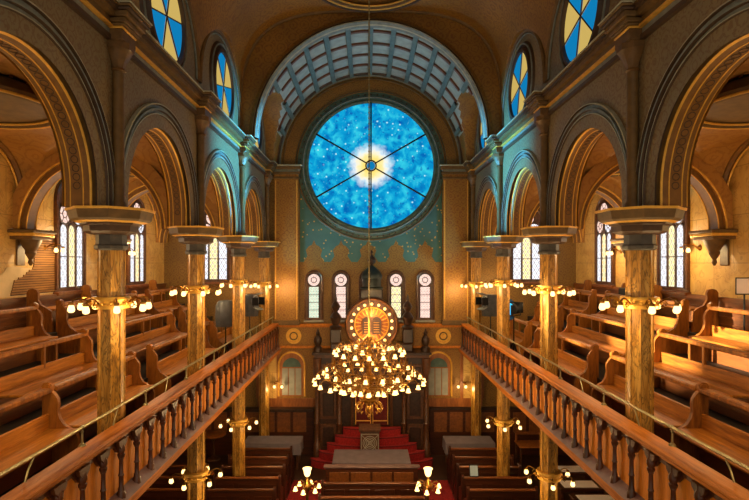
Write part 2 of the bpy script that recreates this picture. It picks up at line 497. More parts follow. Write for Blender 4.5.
# great arch in front of the coffers
r = MB()
prof = [(3.14, -.02, 'vault'), (3.06, -.06, 'arch_dark'), (3.05, -.12, 'arch_brown'), (3.01, -.13, 'arch_dark'), (2.99, -.08, 'arch_blue'), (2.97, -.14, 'arch_cream'), (2.95, -.14, 'arch_blue'), (2.93, -.10, 'arch_blue'), (2.91, -.05, 'arch_cream'), (2.89, -.02, 'arch_blue'), (2.89, .10, 'arch_dark'), (3.10, .12, 'arch_dark')]
rows = [[(-R*math.cos(PI*i/64), 13.23+o, ZC+R*math.sin(PI*i/64)) for i in range(65)] for R, o, _ in prof]
for j in range(len(rows)-1): r.sheet([rows[j], rows[j+1]], prof[j][2])
part('great_arch', r, ce)
r = MB(); inner, outer = [], []
for i in range(97):
    a = PI*i/96; c_, s_ = abs(math.cos(a)), math.sin(a)
    q = ((c_/XN)**VP+(max(s_, 1e-6)/VH)**VP)**(-1/VP)
    inner.append((-3.06*math.cos(a), 13.21, ZC+3.06*s_)); outer.append((-q*math.cos(a), 13.21, ZC+q*s_))
r.sheet([inner, outer], 'vault', False)
r.tube([(x, y-.03, z) for x, y, z in outer[6:-6]], .05, 'arch_brown', 6)
part('spandrel_wall', r, ce)
def runs(pts):                 # keep the stretches of a rib that lie on the barrel, not inside a side lunette
    out, cur = [], []
    for a, y in pts:
        if RCF*math.sin(a) > max(.85, lun(y)+.05): cur.append((a, y))
        else:
            if len(cur) > 1: out.append(cur)
            cur = []
    if len(cur) > 1: out.append(cur)
    return out
for k in range(4):
    y = 13.85+k*.78; r = MB(); hw = .05; rr = RCF-.05
    for A in runs([(PI*i/90, y) for i in range(91)]):
        r.sheet([[(-RCF*math.cos(a), y-hw, ZC+RCF*math.sin(a)) for a, _ in A], [(-rr*math.cos(a), y-hw, ZC+rr*math.sin(a)) for a, _ in A],
                 [(-rr*math.cos(a), y+hw, ZC+rr*math.sin(a)) for a, _ in A], [(-RCF*math.cos(a), y+hw, ZC+RCF*math.sin(a)) for a, _ in A]], 'coffer_line')
    part('coffer_hoop', r, ce)
P = lambda rr, aa, y: (-rr*math.cos(aa), y, ZC+rr*math.sin(aa))
for k in range(13):
    a = math.radians(20)+math.radians(140)*k/12; r = MB(); d = .022
    for A in runs([(a, 13.35+(YF-13.35)*i/60) for i in range(61)]):
        ys = [q for _, q in A]
        r.sheet([[P(RCF, a-d, y) for y in ys], [P(RCF-.09, a-d, y) for y in ys], [P(RCF-.09, a+d, y) for y in ys], [P(RCF, a+d, y) for y in ys]], 'coffer_rib', False)
    part('coffer_rib', r, ce)
# medallion ring on the vault before the great arch
def vz(x, y): return ZC+max(sail(x), lun(y))-.08
r = MB()
for R, rad, m in ((1.38, .045, 'arch_dark'), (1.30, .035, 'gilt'), (1.22, .04, 'arch_brown'), (1.14, .02, 'gilt')):
    r.tube([(R*math.cos(2*PI*i/64), 11.58+R*math.sin(2*PI*i/64), vz(R*math.cos(2*PI*i/64), 11.58+R*math.sin(2*PI*i/64))-.02) for i in range(64)], rad, m, 6, True)
part('medallion_ring', r, ce)
# lunette mouldings + round clerestory windows
wn = [0]
def next_window(loc, rotz=0):
    wn[0] += 1
    o = bpy.data.objects.new('window_%d' % wn[0], None); C.objects.link(o); o['kind'] = 'structure'
    o.location = loc; o.rotation_euler = (0, 0, rotz); o.empty_display_size = .1
    return o
# windows are built in a local frame: x along the wall, z up, y = 0 at the wall face, -y into the room
def roundel(loc, rotz, R=.72):
    o = next_window(loc, rotz)
    f = MB()
    f.lathe([(R+.22, 0), (R+.2, -.04), (R+.14, -.05), (R+.13, -.02), (R+.08, -.03), (R+.06, -.09), (R+.0, -.09), (R-.01, -.02)], 40, 'arch_dark', axis='y')
    f.ring(R+.17, .02, 'arch_blue', (0, -.05, 0), 'y')
    part('window_frame', f, o)
    for k in range(6):
        p = MB(); a0, a1 = .26+PI*k/3, .26+PI*(k+1)/3
        pts = [(0, -.03, 0)]+[(R*math.cos(a0+(a1-a0)*i/6), -.03, R*math.sin(a0+(a1-a0)*i/6)) for i in range(7)]
        p.prism(pts, (0, .02, 0), 'glass_blue' if k % 2 else 'glass_amber')
        part('pane', p, o, label='blue wedge pane' if k % 2 else 'amber wedge pane')
    m_ = MB()
    for k in range(3):
        a = .26+PI*k/3; m_.tube([(R*math.cos(a), -.045, R*math.sin(a)), (-R*math.cos(a), -.045, -R*math.sin(a))], .012, 'arch_dark', 5)
    part('glazing_bar', m_, o)
for s in (-1, 1):
    for (a, b) in BAYS[1:]:
        ym = (a+b)/2
        r = MB()
        e = (-.1, -.15) if a > 13 else (0, 0)
        for R, rad, m in ((LR+e[0], .05, 'arch_brown'), (LR-.07+e[0], .02, 'arch_blue')):
            r.tube([(s*(XN-.02), ym+R*math.cos(PI*i/30), ZC+.3+e[1]+R*math.sin(PI*i/30)) for i in range(31)], rad, m, 6)
        part('lunette_moulding', r, ce)
    for (a, b) in BAYS[2:]:
        roundel((s*XN, (a+b)/2, 10.27), PI/2 if s < 0 else -PI/2)

# ------------------------------------------------------------------ aisle vaults and transverse arches
for s in (-1, 1):
    a_ = MB()
    ZV = 7.05; cx = (XA+XW)/2; rx = (XW-XA)/2
    def near_q(y):
        d = abs(y-6.63)
        return .5+math.sqrt(max(0, 1-max(0, d-2.3)**2))
    def az(x, y):
        if y < 9.93:
            z = ZV+max(math.sqrt(max(0, rx*rx-(x-cx)**2)), near_q(y))
            return max(z, 9.0) if math.hypot(x-cx, y-6.63) < .98 else z
        for p, q in BAYS+[(16.53, 19.83)]:
            if p <= y <= q:
                ym = (p+q)/2; q2 = math.sqrt(max(0, 1.62**2-(y-ym)**2)); break
        else: q2 = 0
        z = ZV+max(math.sqrt(max(0, rx*rx-(x-cx)**2)), q2)
        if p+1.65 < YF and math.hypot(x-cx, y-p-1.65) < 1.22: z = max(z, 9.05)
        return z
    rows = []
    for j in range(201):
        y = .03+(YF-.03)*j/200
        rows.append([(s*(cx-rx*math.cos(PI*i/36)), y, az(cx-rx*math.cos(PI*i/36), y)) for i in range(37)])
    a_.sheet(rows, 'aisle_vault')
    av = struct('ceiling_'+SIDE[s]+'_aisle', a_, fix=False)
    for y in COLS[1:]:
        r = MB()
        for R, hw, m in ((rx, .2, 'aisle_vault'), (rx-.1, .13, 'arch_soffit')):
            A = [(s*(cx-(R+.13)*math.cos(PI*i/36)), ZV-.1+(R+.13)*math.sin(PI*i/36)) for i in range(37)]
            B = [(s*(cx-(R-.12)*math.cos(PI*i/36)), ZV-.1+(R-.12)*math.sin(PI*i/36)) for i in range(37)]
            r.sheet([[(x, y-hw, z) for x, z in A], [(x, y-hw, z) for x, z in B], [(x, y+hw, z) for x, z in B], [(x, y+hw, z) for x, z in A]], m)
        for q in (-.14, .14):
            r.tube([(s*(cx-(rx-.115)*math.cos(PI*i/36)), y+q*1.5, ZV-.1+(rx-.115)*math.sin(PI*i/36)) for i in range(37)], .018, 'gilt', 5)
            r.tube([(s*(cx-(rx-.22)*math.cos(PI*i/36)), y+q, ZV-.1+(rx-.22)*math.sin(PI*i/36)) for i in range(37)], .012, 'gilt', 5)
        part('transverse_arch', r, av)
    for ym, k_, zc in ((6.63, .82, 8.60), (11.58, 1, 8.72), (14.88, 1, 8.72)):
        r = MB()
        r.lathe([(1.36*k_, zc-.22), (1.34*k_, zc-.28), (1.26*k_, zc-.30), (1.22*k_, zc-.24), (1.2*k_, zc-.1), (1.16*k_, zc-.06)], 40, 'arch_brown', (s*cx, ym, 0))
        r.lathe([(1.2*k_, zc-.12), (1.16*k_, zc-.06), (.86*k_, zc+.06)], 40, 'dull_black', (s*cx, ym, 0))
        r.lathe([(.86*k_, zc+.05), (.8*k_, zc+.02), (.74*k_, zc+.06), (.6*k_, zc+.16), (.001, zc+.28)], 40, 'aisle_vault', (s*cx, ym, 0))
        r.ring(1.34*k_, .018, 'gilt', (s*cx, ym, zc-.28)); r.ring(1.22*k_, .018, 'gilt', (s*cx, ym, zc-.25)); r.ring(.83*k_, .018, 'gilt', (s*cx, ym, zc+.03))
        for k in range(20):
            an = 2*PI*k/20; r.sphere((s*cx+k_*math.cos(an), ym+k_*math.sin(an), zc-.005), .028, 'gilt', 6, 4)
        part('ceiling_dome', r, av)
    for (p, q) in BAYS[3:]:
        ym = (p+q)/2
        r = MB()
        for R, rad, m in ((1.55, .07, 'arch_soffit'), (1.47, .02, 'gilt')):
            r.tube([(s*(XW-.05), ym+R*math.cos(PI*i/30), ZV+R*math.sin(PI*i/30)) for i in range(31)], rad, m, 6)
        part('wall_arch', r, av)
    r = MB()
    for rad, dz, m in ((.07, 0, 'arch_soffit'), (.02, -.09, 'gilt')):
        r.tube([(s*(XW-.05), 9.88+dz, ZV)]+[(s*(XW-.05), 6.63+(3.25+dz)*i/60, ZV+dz+near_q(6.63+3.25*i/60)) for i in range(60, -61, -1)]+[(s*(XW-.05), 3.38-dz, ZV)], rad, m, 6)
    part('wall_arch', r, av)
    # corbels
    for k, y in enumerate(COLS[1:3]):
        t = thing('corbel', 'bracketed corbel under the aisle arch on %s outer wall, %s from camera' % (SIDE[s], ['nearer', 'farther'][k]), 'corbel', (s*XW, y, ZV-.8))
        b = MB()
        b.lathe([(.02, 0), (.05, .06), (.035, .12), (.06, .16), (.1, .24), (.09, .28), (.17, .42), (.2, .5)], 10, 'capital_stone', (-s*.21, 0, 0))
        b.bbox(s*.01, -s*.03, -.12, .12, .0, .5, 'capital_stone')
        part('bracket', b, t)
        b = MB(); b.bbox(0, -s*.44, -.3, .3, .5, .56, 'capital_stone'); b.bbox(0, -s*.48, -.33, .33, .56, .62, 'gilt'); b.bbox(0, -s*.5, -.36, .36, .62, .68, 'arch_brown')
        part('abacus', b, t)

# ------------------------------------------------------------------ columns
colname = ['nearest the camera', 'second from the camera', 'third from the camera', 'beside the far wall']
def oct_shaft(z0, z1, r):
    m = MB(); m.lathe([(r, z0), (r, z1)], 8, 'column_marble', rot=PI/8, smooth=False)
    for k in range(8):
        a = PI/8+PI/4*k; m.tube([(r*math.cos(a), r*math.sin(a), z0), (r*math.cos(a), r*math.sin(a), z1)], .012, 'column_marble', 5)
    return m
for s in (-1, 1):
    for k, y in enumerate(COLS):
        t = thing('column', 'octagonal marbled column with flared capital in %s arcade, %s' % (SIDE[s], colname[k]), 'column', (s*XC, y, 0), 0, 'arcade columns')
        part('base', cached('colbase', lambda: MB().lathe([(.27, 0), (.27, .1), (.23, .14), (.24, .2), (.19, .25)], 8, 'capital_dark', rot=PI/8, smooth=False)), t)
        part('shaft', cached('colshaft', lambda: oct_shaft(.2, 6.5, .152)), t)
        def cap():
            m = MB()
            m.lathe([(.165, 6.46), (.2, 6.48), (.205, 6.52), (.185, 6.54), (.185, 6.66), (.21, 6.68)], 8, 'capital_dark', rot=PI/8, smooth=False)
            m.lathe([(.2, 6.66), (.28, 6.675), (.32, 6.70), (.325, 6.77), (.36, 6.785), (.37, 6.81)], 8, 'capital_bell', rot=PI/8, smooth=False)
            return m
        part('capital', cached('colcap', cap), t)
        def ab():
            m = MB()
            m.lathe([(.39, 6.805), (.44, 6.825)], 8, 'gilt', rot=PI/8, smooth=False)
            m.lathe([(.45, 6.825), (.48, 6.85), (.505, 6.955)], 8, 'arch_brown', rot=PI/8, smooth=False)
            m.lathe([(.525, 6.955), (.53, 6.985)], 8, 'gilt', rot=PI/8, smooth=False)
            return m
        part('abacus', cached('colabacus', ab), t)

# ------------------------------------------------------------------ lamp rings on columns
def globe(): return MB().lathe([(.012, .05), (.024, .045), (.034, .02), (.042, -.01), (.038, -.035), (.024, -.048), (.001, -.052)], 10, 'lamp_glow')
def lamp_ring(name, loc, label, n=8, rot=0, group=None):
    t = thing(name, label, 'lamp', loc, 0, group)
    def rg():
        m = MB()
        m.lathe([(.18, -.07), (.22, -.07), (.23, -.03), (.215, 0), (.235, .05), (.225, .08), (.18, .08)], 16, 'gilt')
        for i in range(16):
            a = 2*PI*i/16; m.sphere((.25*math.cos(a), .25*math.sin(a), .0), .02, 'gilt', 6, 4)
        return m
    part('ring', cached('lampring', rg), t)
    for i in range(n):
        a = rot+2*PI*i/n
        def armm():
            m = MB()
            m.tube([(.23, 0, 0), (.30, 0, .05), (.37, 0, .07), (.43, 0, .05), (.45, 0, .0)], .011, 'brass', 6)
            m.tube([(.26, 0, -.03), (.30, 0, -.05), (.33, 0, -.01), (.30, 0, .02)], .007, 'brass', 5)
            m.lathe([(.012, .03), (.03, .02), (.034, -.01), (.02, -.015)], 8, 'brass', (.45, 0, 0))
            return m
        ar = part('arm', cached('lamparm', armm), t, rot=(0, 0, a))
        part('glass_globe', cached('globe', globe), ar, loc=(.45, 0, -.055))
    return t
LR_P = 20
for s in (-1, 1):
    for k, y in enumerate(COLS):
        lamp_ring('column_lamp', (s*XC, y, 5.79 if k < 3 else 5.62), 'gilt ring of glowing globes at gallery level around %s column %s' % (SIDE[s], colname[k]), 8, PI/8+.2, 'gallery column lamps')
        z = 5.55 if k < 3 else 5.4
        for q in (-1, 1): light('lamp_light', (s*XC+q*.62, y-.15, z+.02), LR_P, WARM)
    for k, y in enumerate(COLS[1:3]):
        lamp_ring('column_lamp', (s*XC, y, 2.22), 'brass ring of globes on %s column below the gallery, %s one' % (SIDE[s], ['nearer', 'farther'][k]), 6, .35, 'ground floor column lamps')
        light('lamp_light', (s*(XC-.62), y-.15, 2.0), 9, WARM)
        light('lamp_light', (s*(XC+.62), y-.15, 2.0), 6, WARM)
    # lights of the lamps on the columns behind the viewer
    for q in (-1, 1): light('lamp_light', (s*XC+q*.62, 3.33, 5.6), LR_P, WARM)

# aisle wall sconces
def sconce(loc, rotz, label, n=2, group=None):
    t = thing('wall_sconce', label, 'wall lamp', loc, rotz, group)      # local -y into room
    b = MB(); b.lathe([(.07, 0), (.06, -.02), (.03, -.04), (.03, -.06)], 12, 'brass', axis='y'); part('backplate', b, t)
    for i in range(n):
        x = (i-(n-1)/2)*.24
        a = MB(); a.tube([(0, -.05, 0), (x*.3, -.15, .06), (x*.8, -.26, .07), (x, -.32, .0)], .011, 'brass', 6); a.lathe([(.012, .03), (.03, .02), (.034, -.01)], 8, 'brass', (x, -.32, 0))
        ar = part('arm', a, t)
        part('glass_globe', cached('globe', globe), ar, loc=(x, -.32, -.055))
    return t
for s in (-1, 1):
    for k, y in enumerate(COLS[1:3]):
        sconce((s*XW, y+.75, 6.62), PI/2 if s < 0 else -PI/2, 'brass sconce with two globes on %s outer wall, %s from camera' % (SIDE[s], ['nearer', 'farther'][k]), 2, 'aisle sconces')
        light('lamp_light', (s*(XW-.55), y+.75, 6.5), 22, WARM)
    light('lamp_light', (s*(XW-.55), 7.4, 6.5), 22, WARM)
    sconce((s*3.1, YF, 2.35), 0, 'brass sconce with three globes low on the far wall, %s side' % SIDE[s], 3, 'far wall sconces')
    light('lamp_light', (s*3.0, YF-.6, 2.2), 9, WARM)

# ------------------------------------------------------------------ gallery parapets
NB = 33; SP = .4125; Y0 = 3.6
for s in (-1, 1):
    t = thing('gallery_parapet', 'carved wooden parapet with dark colonnettes along the front of %s gallery' % SIDE[s], 'railing', (s*XP, 0, ZB))
    H = ZP-ZB
    m = MB()   # local: -s*x toward nave
    m.box(s*.02, s*.12, Y0-.3, YF, .1, H-.1, 'parapet_wood')
    part('panel', m, t)
    m = MB()
    m.bbox(-s*.07, s*.16, Y0-.3, YF, H-.05, H, 'rail_wood', .015)
    m.bbox(-s*.05, s*.14, Y0-.3, YF, H-.08, H-.05, 'rail_wood', .01)
    m.bbox(-s*.02, s*.12, Y0-.3, YF, H-.12, H-.08, 'rail_wood', .01)
    part('top_rail', m, t)
    m = MB()
    for i in range(NB-1):
        yc = Y0+SP*(i+.5); r = SP/2-.02
        pts = [(-s*.01, yc-SP/2, H-.12), (-s*.01, yc-SP/2, H-.26)]
        for j in range(11):
            a = PI-PI*j/10
            k = r*(1-.16*abs(math.sin(3*a)))
            pts.append((-s*.01, yc+k*math.cos(a), H-.26+k*.6*math.sin(a)))
        pts += [(-s*.01, yc+SP/2, H-.26), (-s*.01, yc+SP/2, H-.12)]
        m.prism(pts, (s*.03, 0, 0), 'baluster_wood')
    part('arcade_heads', m, t)
    m = MB()
    m.add([(-s*.12, Y0-.3, .21), (s*.03, Y0-.3, .30), (s*.03, Y0-.3, .14), (-s*.12, Y0-.3, .14), (-s*.12, YF, .21), (s*.03, YF, .30), (s*.03, YF, .14), (-s*.12, YF, .14)],
          [(0, 1, 5, 4), (1, 2, 6, 5), (2, 3, 7, 6), (3, 0, 4, 7), (0, 3, 2, 1), (4, 5, 6, 7)], 'ledge')
    part('ledge', m, t)
    m = MB(); m.bbox(-s*.13, s*.17, Y0-.3, YF, .09, .21, 'rail_wood', .015); part('fascia', m, t)
    def bal():
        b = MB()
        b.lathe([(.06, .1), (.06, .17), (.045, .19), (.04, .22), (.032, .26), (.03, .38), (.04, .40), (.03, .42), (.026, .6), (.036, .615), (.028, .63)], 8, 'baluster_wood')
        b.lathe([(.026, .61), (.045, .64), (.05, .67), (.036, .68), (.052, .72), (.05, .76), (.03, .80), (.03, .86)], 8, 'baluster_wood')
        b.prism([(-.02, y, z) for y, z in ((-.03, .70), (-.05, .76), (-.1, .80), (-.12, .86), (.12, .86), (.1, .80), (.05, .76), (.03, .70))], (.05, 0, 0), 'baluster_wood')
        b.v = [(x*.9, y*.9, .23+(z-.1)*.69/.76) for x, y, z in b.v]
        return b
    for i in range(NB):
        part('colonnette', cached('colonnette', bal), t, loc=(-s*.04, Y0+SP*i, 0))
    # brass guard rail on the parapet
    g = thing('guard_rail', 'slim brass guard rail on stanchions along the top of %s parapet' % SIDE[s], 'handrail', (s*(XP+.13), 0, ZP+.002))
    m = MB(); m.tube([(0, y, .195) for y in (3.4, 8, 12, 16.9)], .018, 'rail_brass', 8); part('rail', m, g)
    for i in range(9):
        y = 3.95+1.6*i
        b = MB(); b.lathe([(.04, 0), (.035, .012), (.014, .03), (.011, .14), (.02, .15), (.011, .16), (.012, .18), (.026, .195), (.012, .22)], 8, 'rail_brass')
        part('stanchion', b, g, loc=(0, y, 0))
        b = MB(); b.tube([(0, 0, .195), (-s*.02, -.12, .1), (-s*.02, -.16, .012)], .009, 'rail_brass', 6)
        if i < 8: part('brace', b, g, loc=(0, y+.8, 0))

# ------------------------------------------------------------------ gallery pews (local: back at x=0, seat toward +x, length along +y)
def pew_end():
    m = MB()
    P = [(-.08, 0), (-.08, .96), (-.09, 1.0), (-.06, 1.04), (-.01, 1.05), (.04, 1.02), (.05, .97), (.04, .93), (.08, .89), (.12, .83), (.13, .76), (.12, .67), (.14, .58), (.19, .50), (.28, .44), (.36, .38), (.39, .30), (.39, 0)]
    m.prism([(x, -.03, z) for x, z in P], (0, .06, 0), 'pew_end_wood')
    m.lathe([(.05, -.05), (.05, .05)], 12, 'pew_end_wood', (-.005, 0, .98), axis='y')
    return m
def bench_end():
    m = MB()
    P = [(-.1, 0), (-.1, .76), (-.06, .82), (.02, .84), (.09, .82), (.12, .76), (.12, .62), (.18, .52), (.3, .46), (.38, .4), (.4, 0)]
    return m.prism([(x, -.03, z) for x, z in P], (0, .06, 0), 'pew_end_wood')
def pew_mid(L, kind):
    m = MB()
    if kind == 'seat': m.bbox(.0, .44, .03, L-.03, .41, .45, 'pew_wood', .012)
    if kind == 'back_board': m.bbox(-.03, .015, .03, L-.03, .40, .64, 'pew_wood', .008)
    if kind == 'top_rail': m.bbox(-.06, .05, .02, L-.02, .91, .98, 'pew_end_wood', .015)
    if kind == 'mid_rail': m.bbox(-.02, .01, .03, L-.03, .66, .685, 'pew_wood', .006)
    if kind == 'plinth': m.bbox(.02, .05, .03, L-.03, .0, .40, 'wainscot_wood', .005)
    return m
def post(): return MB().bbox(-.03, .02, -.025, .025, .58, .93, 'pew_end_wood', .006)
SECS = [(4.0, 6.8), (6.85, 9.22), (10.0, 13.2), (14.0, 15.75)]
secname = ['section nearest the camera', 'section before the first cross aisle', 'section between the two cross aisles', 'section by the far wall']
rowname = ['front', 'middle', 'rear']
for s in (-1, 1):
    for ri in range(3):
        for k, (a, b) in enumerate(SECS):
            if k == 0 and ri > 0: continue
            L = b-a
            t = thing('gallery_pew', '%s row open-backed wooden pew in %s gallery, %s' % (rowname[ri], SIDE[s], secname[k]), 'pew',
                      (s*ROWX[ri], a if s < 0 else b, TIERS[ri]), 0 if s < 0 else PI, 'gallery pews')
            for kd in ('seat', 'back_board', 'top_rail', 'plinth'):
                part(kd, cached(('pew', kd, k), lambda: pew_mid(L, kd)), t)
            n = max(2, round(L/1.3))
            for i in range(1, n): part('post', cached('pewpost', post), t, loc=(0, L*i/n, 0))
            for y in ((0, L) if k != 1 else (L,) if s < 0 else (0,)): part('pew_end', cached('pewend', pew_end), t, loc=(0, y, 0))
    # wall benches on the top tier
    for k, (a, b) in enumerate([(10.0, 11.9), (13.3, 15.6)]):
        L = b-a
        t = thing('wall_bench', 'wooden bench against wainscot on top tier of %s gallery, %s window' % (SIDE[s], ['below the nearer', 'below the farther'][k]), 'bench', (s*(XW-.17), a if s < 0 else b, TIERS[3]), 0 if s < 0 else PI, 'wall benches')
        part('seat', pew_mid(L, 'seat'), t); part('plinth', pew_mid(L, 'plinth'), t)
        for y in (0, L): part('bench_end', cached('benchend', bench_end), t, loc=(.03, y, 0))
# exposed lath patch on left outer wall
m = MB()
big = [(-1.35, 5.66), (-1.3, 6.0), (-1.1, 6.15), (-1.05, 6.22), (-.85, 6.24), (-.5, 6.2), (-.36, 6.2), (-.26, 6.2), (-.2, 6.9), (.1, 7.02), (.3, 7.1), (.8, 6.95), (1.02, 6.65), (1.08, 6.2), (1.1, 5.66)]
m.prism([(-XW+.0005, 10.6+y, z) for y, z in big], (.005, 0, 0), 'bare_plaster')
out = [(-.95, 5.68), (-.85, 5.95), (-.55, 6.05), (-.45, 6.12), (-.35, 6.16), (-.28, 6.2), (-.22, 6.8), (.1, 6.9), (.3, 7.0), (.75, 6.85), (.95, 6.6), (1.0, 6.2), (1.02, 5.68)]
m.prism([(-XW+.001, 10.6+y, z) for y, z in out], (.009, 0, 0), 'lath_gap')
random.seed(3)
for i in range(26):
    z = 5.70+i*.048
    lo = [y for y, zz in out if False]
    xs = []
    for j in range(len(out)):
        (y0, z0), (y1, z1) = out[j], out[(j+1) % len(out)]
        if (z0 <= z < z1) or (z1 <= z < z0): xs.append(y0+(y1-y0)*(z-z0)/(z1-z0))
    xs.sort()
    for q in range(0, len(xs)-1, 2): m.box(-XW+.008, -XW+.024, 10.6+xs[q], 10.6+xs[q+1], z, z+.034, 'lath_wood')
single('exposed_lath', m, 'patch of bare wooden laths where plaster is missing on left outer wall', 'laths')

# ------------------------------------------------------------------ aisle windows
def arch2d(w, z0, z1, n=14):
    r = w/2
    return [(-r, z0)]+[(-r*math.cos(PI*i/n), z1-r+r*math.sin(PI*i/n)) for i in range(n+1)]+[(r, z0)]
def aisle_window(loc, rotz):
    o = next_window(loc, rotz)
    f = MB()
    A = arch2d(1.16, -.06, 2.5); f.prism([(x, -.03, z) for x, z in A], (0, .03, 0), 'carved_mid')
    f.tube([(x, -.05, z) for x, z in arch2d(1.08, 0, 2.46, 20)], .04, 'carved_mid', 6)
    f.bbox(-.62, .62, -.14, 0, -.12, -.04, 'wainscot_wood')
    part('window_frame', f, o)
    for i, x in enumerate((-.31, 0, .31)):
        p = MB(); p.prism([(x+u, -.045, v) for u, v in arch2d(.25, .05, 1.42)], (0, .01, 0), 'glass_yellow' if i == 1 else 'glass_white')
        part('pane', p, o, label='yellow lancet pane' if i == 1 else 'pale lancet pane')
        r = MB(); r.tube([(x+u, -.055, v) for u, v in arch2d(.28, .03, 1.45)], .018, 'arch_dark', 5)
        r.tube([(x-.12, -.055, .72), (x+.12, -.055, .72)], .01, 'arch_dark', 5)
        part('lancet_frame', r, o)
    for x, z, R, g in ((-.25, 1.66, .21, 'glass_pink'), (.25, 1.66, .21, 'glass_white'), (0, 2.07, .25, 'glass_pink')):
        p = MB(); p.lathe([(R, -.045), (R, -.035)], 20, g, (x, 0, z), axis='y', smooth=False); part('tracery_pane', p, o)
        r = MB(); r.ring(R+.01, .02, 'arch_dark', (x, -.055, z), 'y', 24); r.ring(R*.4, .01, 'arch_dark', (x, -.05, z), 'y', 16)
        for q in range(6):
            a = PI*q/3; r.tube([(x+R*.4*math.cos(a), -.05, z+R*.4*math.sin(a)), (x+R*math.cos(a), -.05, z+R*math.sin(a))], .008, 'arch_dark', 4)
        part('tracery', r, o)
    p = MB(); p.prism([(0, -.045, 1.6), (-.06, -.045, 1.78), (0, -.045, 1.84), (.06, -.045, 1.78)], (0, .01, 0), 'glass_red'); part('tracery_pane', p, o)
    return o
for s in (-1, 1):
    for y in (11.58, 14.88): aisle_window((s*XW, y, 5.72), PI/2 if s < 0 else -PI/2)
    wo = aisle_window((s*5.15, YF, 5.72), 0)
    p = MB(); p.lathe([(.14, -.045), (.14, -.02)], 16, 'glass_red', (0, 0, 2.78), axis='y', smooth=False); p.ring(.15, .025, 'arch_dark', (0, -.04, 2.78), 'y', 20); part('oculus', p, wo, label='small red round pane')
    light('window_light', (s*6.3, 11.58, 6.9), 10, (1, .93, .82)); light('window_light', (s*6.3, 14.88, 6.9), 10, (1, .93, .82)); light('window_light', (s*5.15, YF-.5, 6.9), 10, (1, .93, .82))

# ------------------------------------------------------------------ far wall
# mural (paint on the wall): teal starry field with a horseshoe skyline below it
def fx(px): return -.116+(px-366.5)*YF/515
def fz(py): return EYE-(py-263)*YF/515
m = MB()
XL, XR = fx(300), fx(442)
xs = [314, 341, 368, 396, 425]
low = [(XL, fz(262))]
for px in xs:
    c = fx(px); h = .36
    low += [(c-h*.95, fz(262)), (c-h*.6, fz(256)), (c-h*.75, fz(250)), (c-h*.45, fz(246)), (c-h*.2, fz(245)), (c, fz(240)), (c+h*.2, fz(245)), (c+h*.45, fz(246)), (c+h*.75, fz(250)), (c+h*.6, fz(256)), (c+h*.95, fz(262))]
low += [(XR, fz(262))]
low.sort(key=lambda p: p[0]) if False else None
low = [(min(max(x, XL), XR), z) for x, z in low]
for i in range(len(low)-1):
    (x0, z0), (x1, z1) = low[i], low[i+1]
    if x1 < x0: continue
m.prism([(x, YF-.006, z) for x, z in low]+[(XR, YF-.006, 9.25), (XL, YF-.006, 9.25)], (0, .006, 0), 'teal_mural')
part('mural', m, fwo)
for s in (-1, 1):
    m = MB()
    x0, x1 = (fx(275), fx(299)) if s < 0 else (fx(442.5), fx(468))
    m.box(x0, x1, YF-.16, YF, ZD, 9.2, 'pilaster_gold')
    for z0, z1, e, mm in ((9.05, 9.12, .03, 'arch_brown'), (9.2, 9.28, .05, 'arch_brown'), (9.28, 9.36, .03, 'arch_blue'), (9.36, 9.46, .09, 'arch_brown'), (9.46, 9.51, .12, 'arch_cream'), (ZD, ZD+.15, .04, 'arch_brown')):
        m.bbox(x0-e, x1+e, YF-.16-e, YF, z0, z1, mm, .01)
    for x in (x0+.05, x1-.05): m.box(x-.012, x+.012, YF-.166, YF-.16, ZD+.2, 9.0, 'gilt')
    part('pilaster', m, fwo)
m = MB()
for R, rad, mm in ((3.06, .06, 'arch_dark'), (2.97, .03, 'arch_blue'), (2.86, .03, 'arch_brown')):
    m.tube([(-R*math.cos(PI*i/60), YF-.03, ZC+R*math.sin(PI*i/60)) for i in range(61)], rad, mm, 6)
part('wall_arch', m, fwo)
# dado cornice at gallery height
m = MB()
for z0, z1, e, mm in ((ZD-.02, ZD+.04, .16, 'rail_wood'), (ZD-.08, ZD-.02, .12, 'rail_wood'), (3.5, 3.58, .1, 'rail_wood')): m.bbox(-XP, XP, YF-e, YF, z0, z1, mm, .01)
m.box(-XP, XP, YF-.06, YF, 3.58, ZD-.08, 'pilaster_gold')
struct('trim_1', m)
for s in (-1, 1):
    m = MB(); cx = fx(294) if s < 0 else fx(443)
    m.lathe([(.26, -.02), (.25, -.05), (.2, -.05), (.19, -.03), (.06, -.03), (.05, -.06), (.001, -.06)], 24, 'gilt', axis='y'); m.ring(.12, .02, 'arch_dark', (0, -.035, 0), 'y', 20)
    single('medallion', m, 'round gilt medallion on the wooden band of far wall, %s of the ark' % SIDE[s], 'medallion', (cx, YF-.05, 3.9))
# lower far wall: yellow panels, pilaster strips
m = MB()
for s in (-1, 1):
    for x in (1.75, 3.02, 3.7): m.box(s*(x-.05), s*(x+.05), YF-.06, YF, 1.85, 3.5, 'panel_wood')
    for a, b in ((1.75, 3.02), (3.02, 3.7)):
        m.box(s*(a+.04), s*(b-.04), YF-.03, YF, 1.85, 3.45, 'pilaster_gold' if a < 3 else 'marble_wall')
        m.box(s*a, s*b, YF-.06, YF, 1.57, 1.85, 'panel_wood')
struct('trim_2', m)
m = MB()
m.box(-XW, -1.85, YF-.08, YF, 0, 1.48, 'ground_wood'); m.box(1.95, XW, YF-.08, YF, 0, 1.48, 'ground_wood')
m.box(-XW, -1.85, YF-.32, YF, 1.48, 1.56, 'carved_dark'); m.box(1.95, XW, YF-.12, YF, 1.48, 1.56, 'carved_dark')
for i in range(9):
    for s in (-1, 1):
        x = 2.1+i*.52; m.box(s*x, s*(x+.42), YF-.1, YF, .75, 1.4, 'wainscot_wood')
struct('baseboard_front', m)
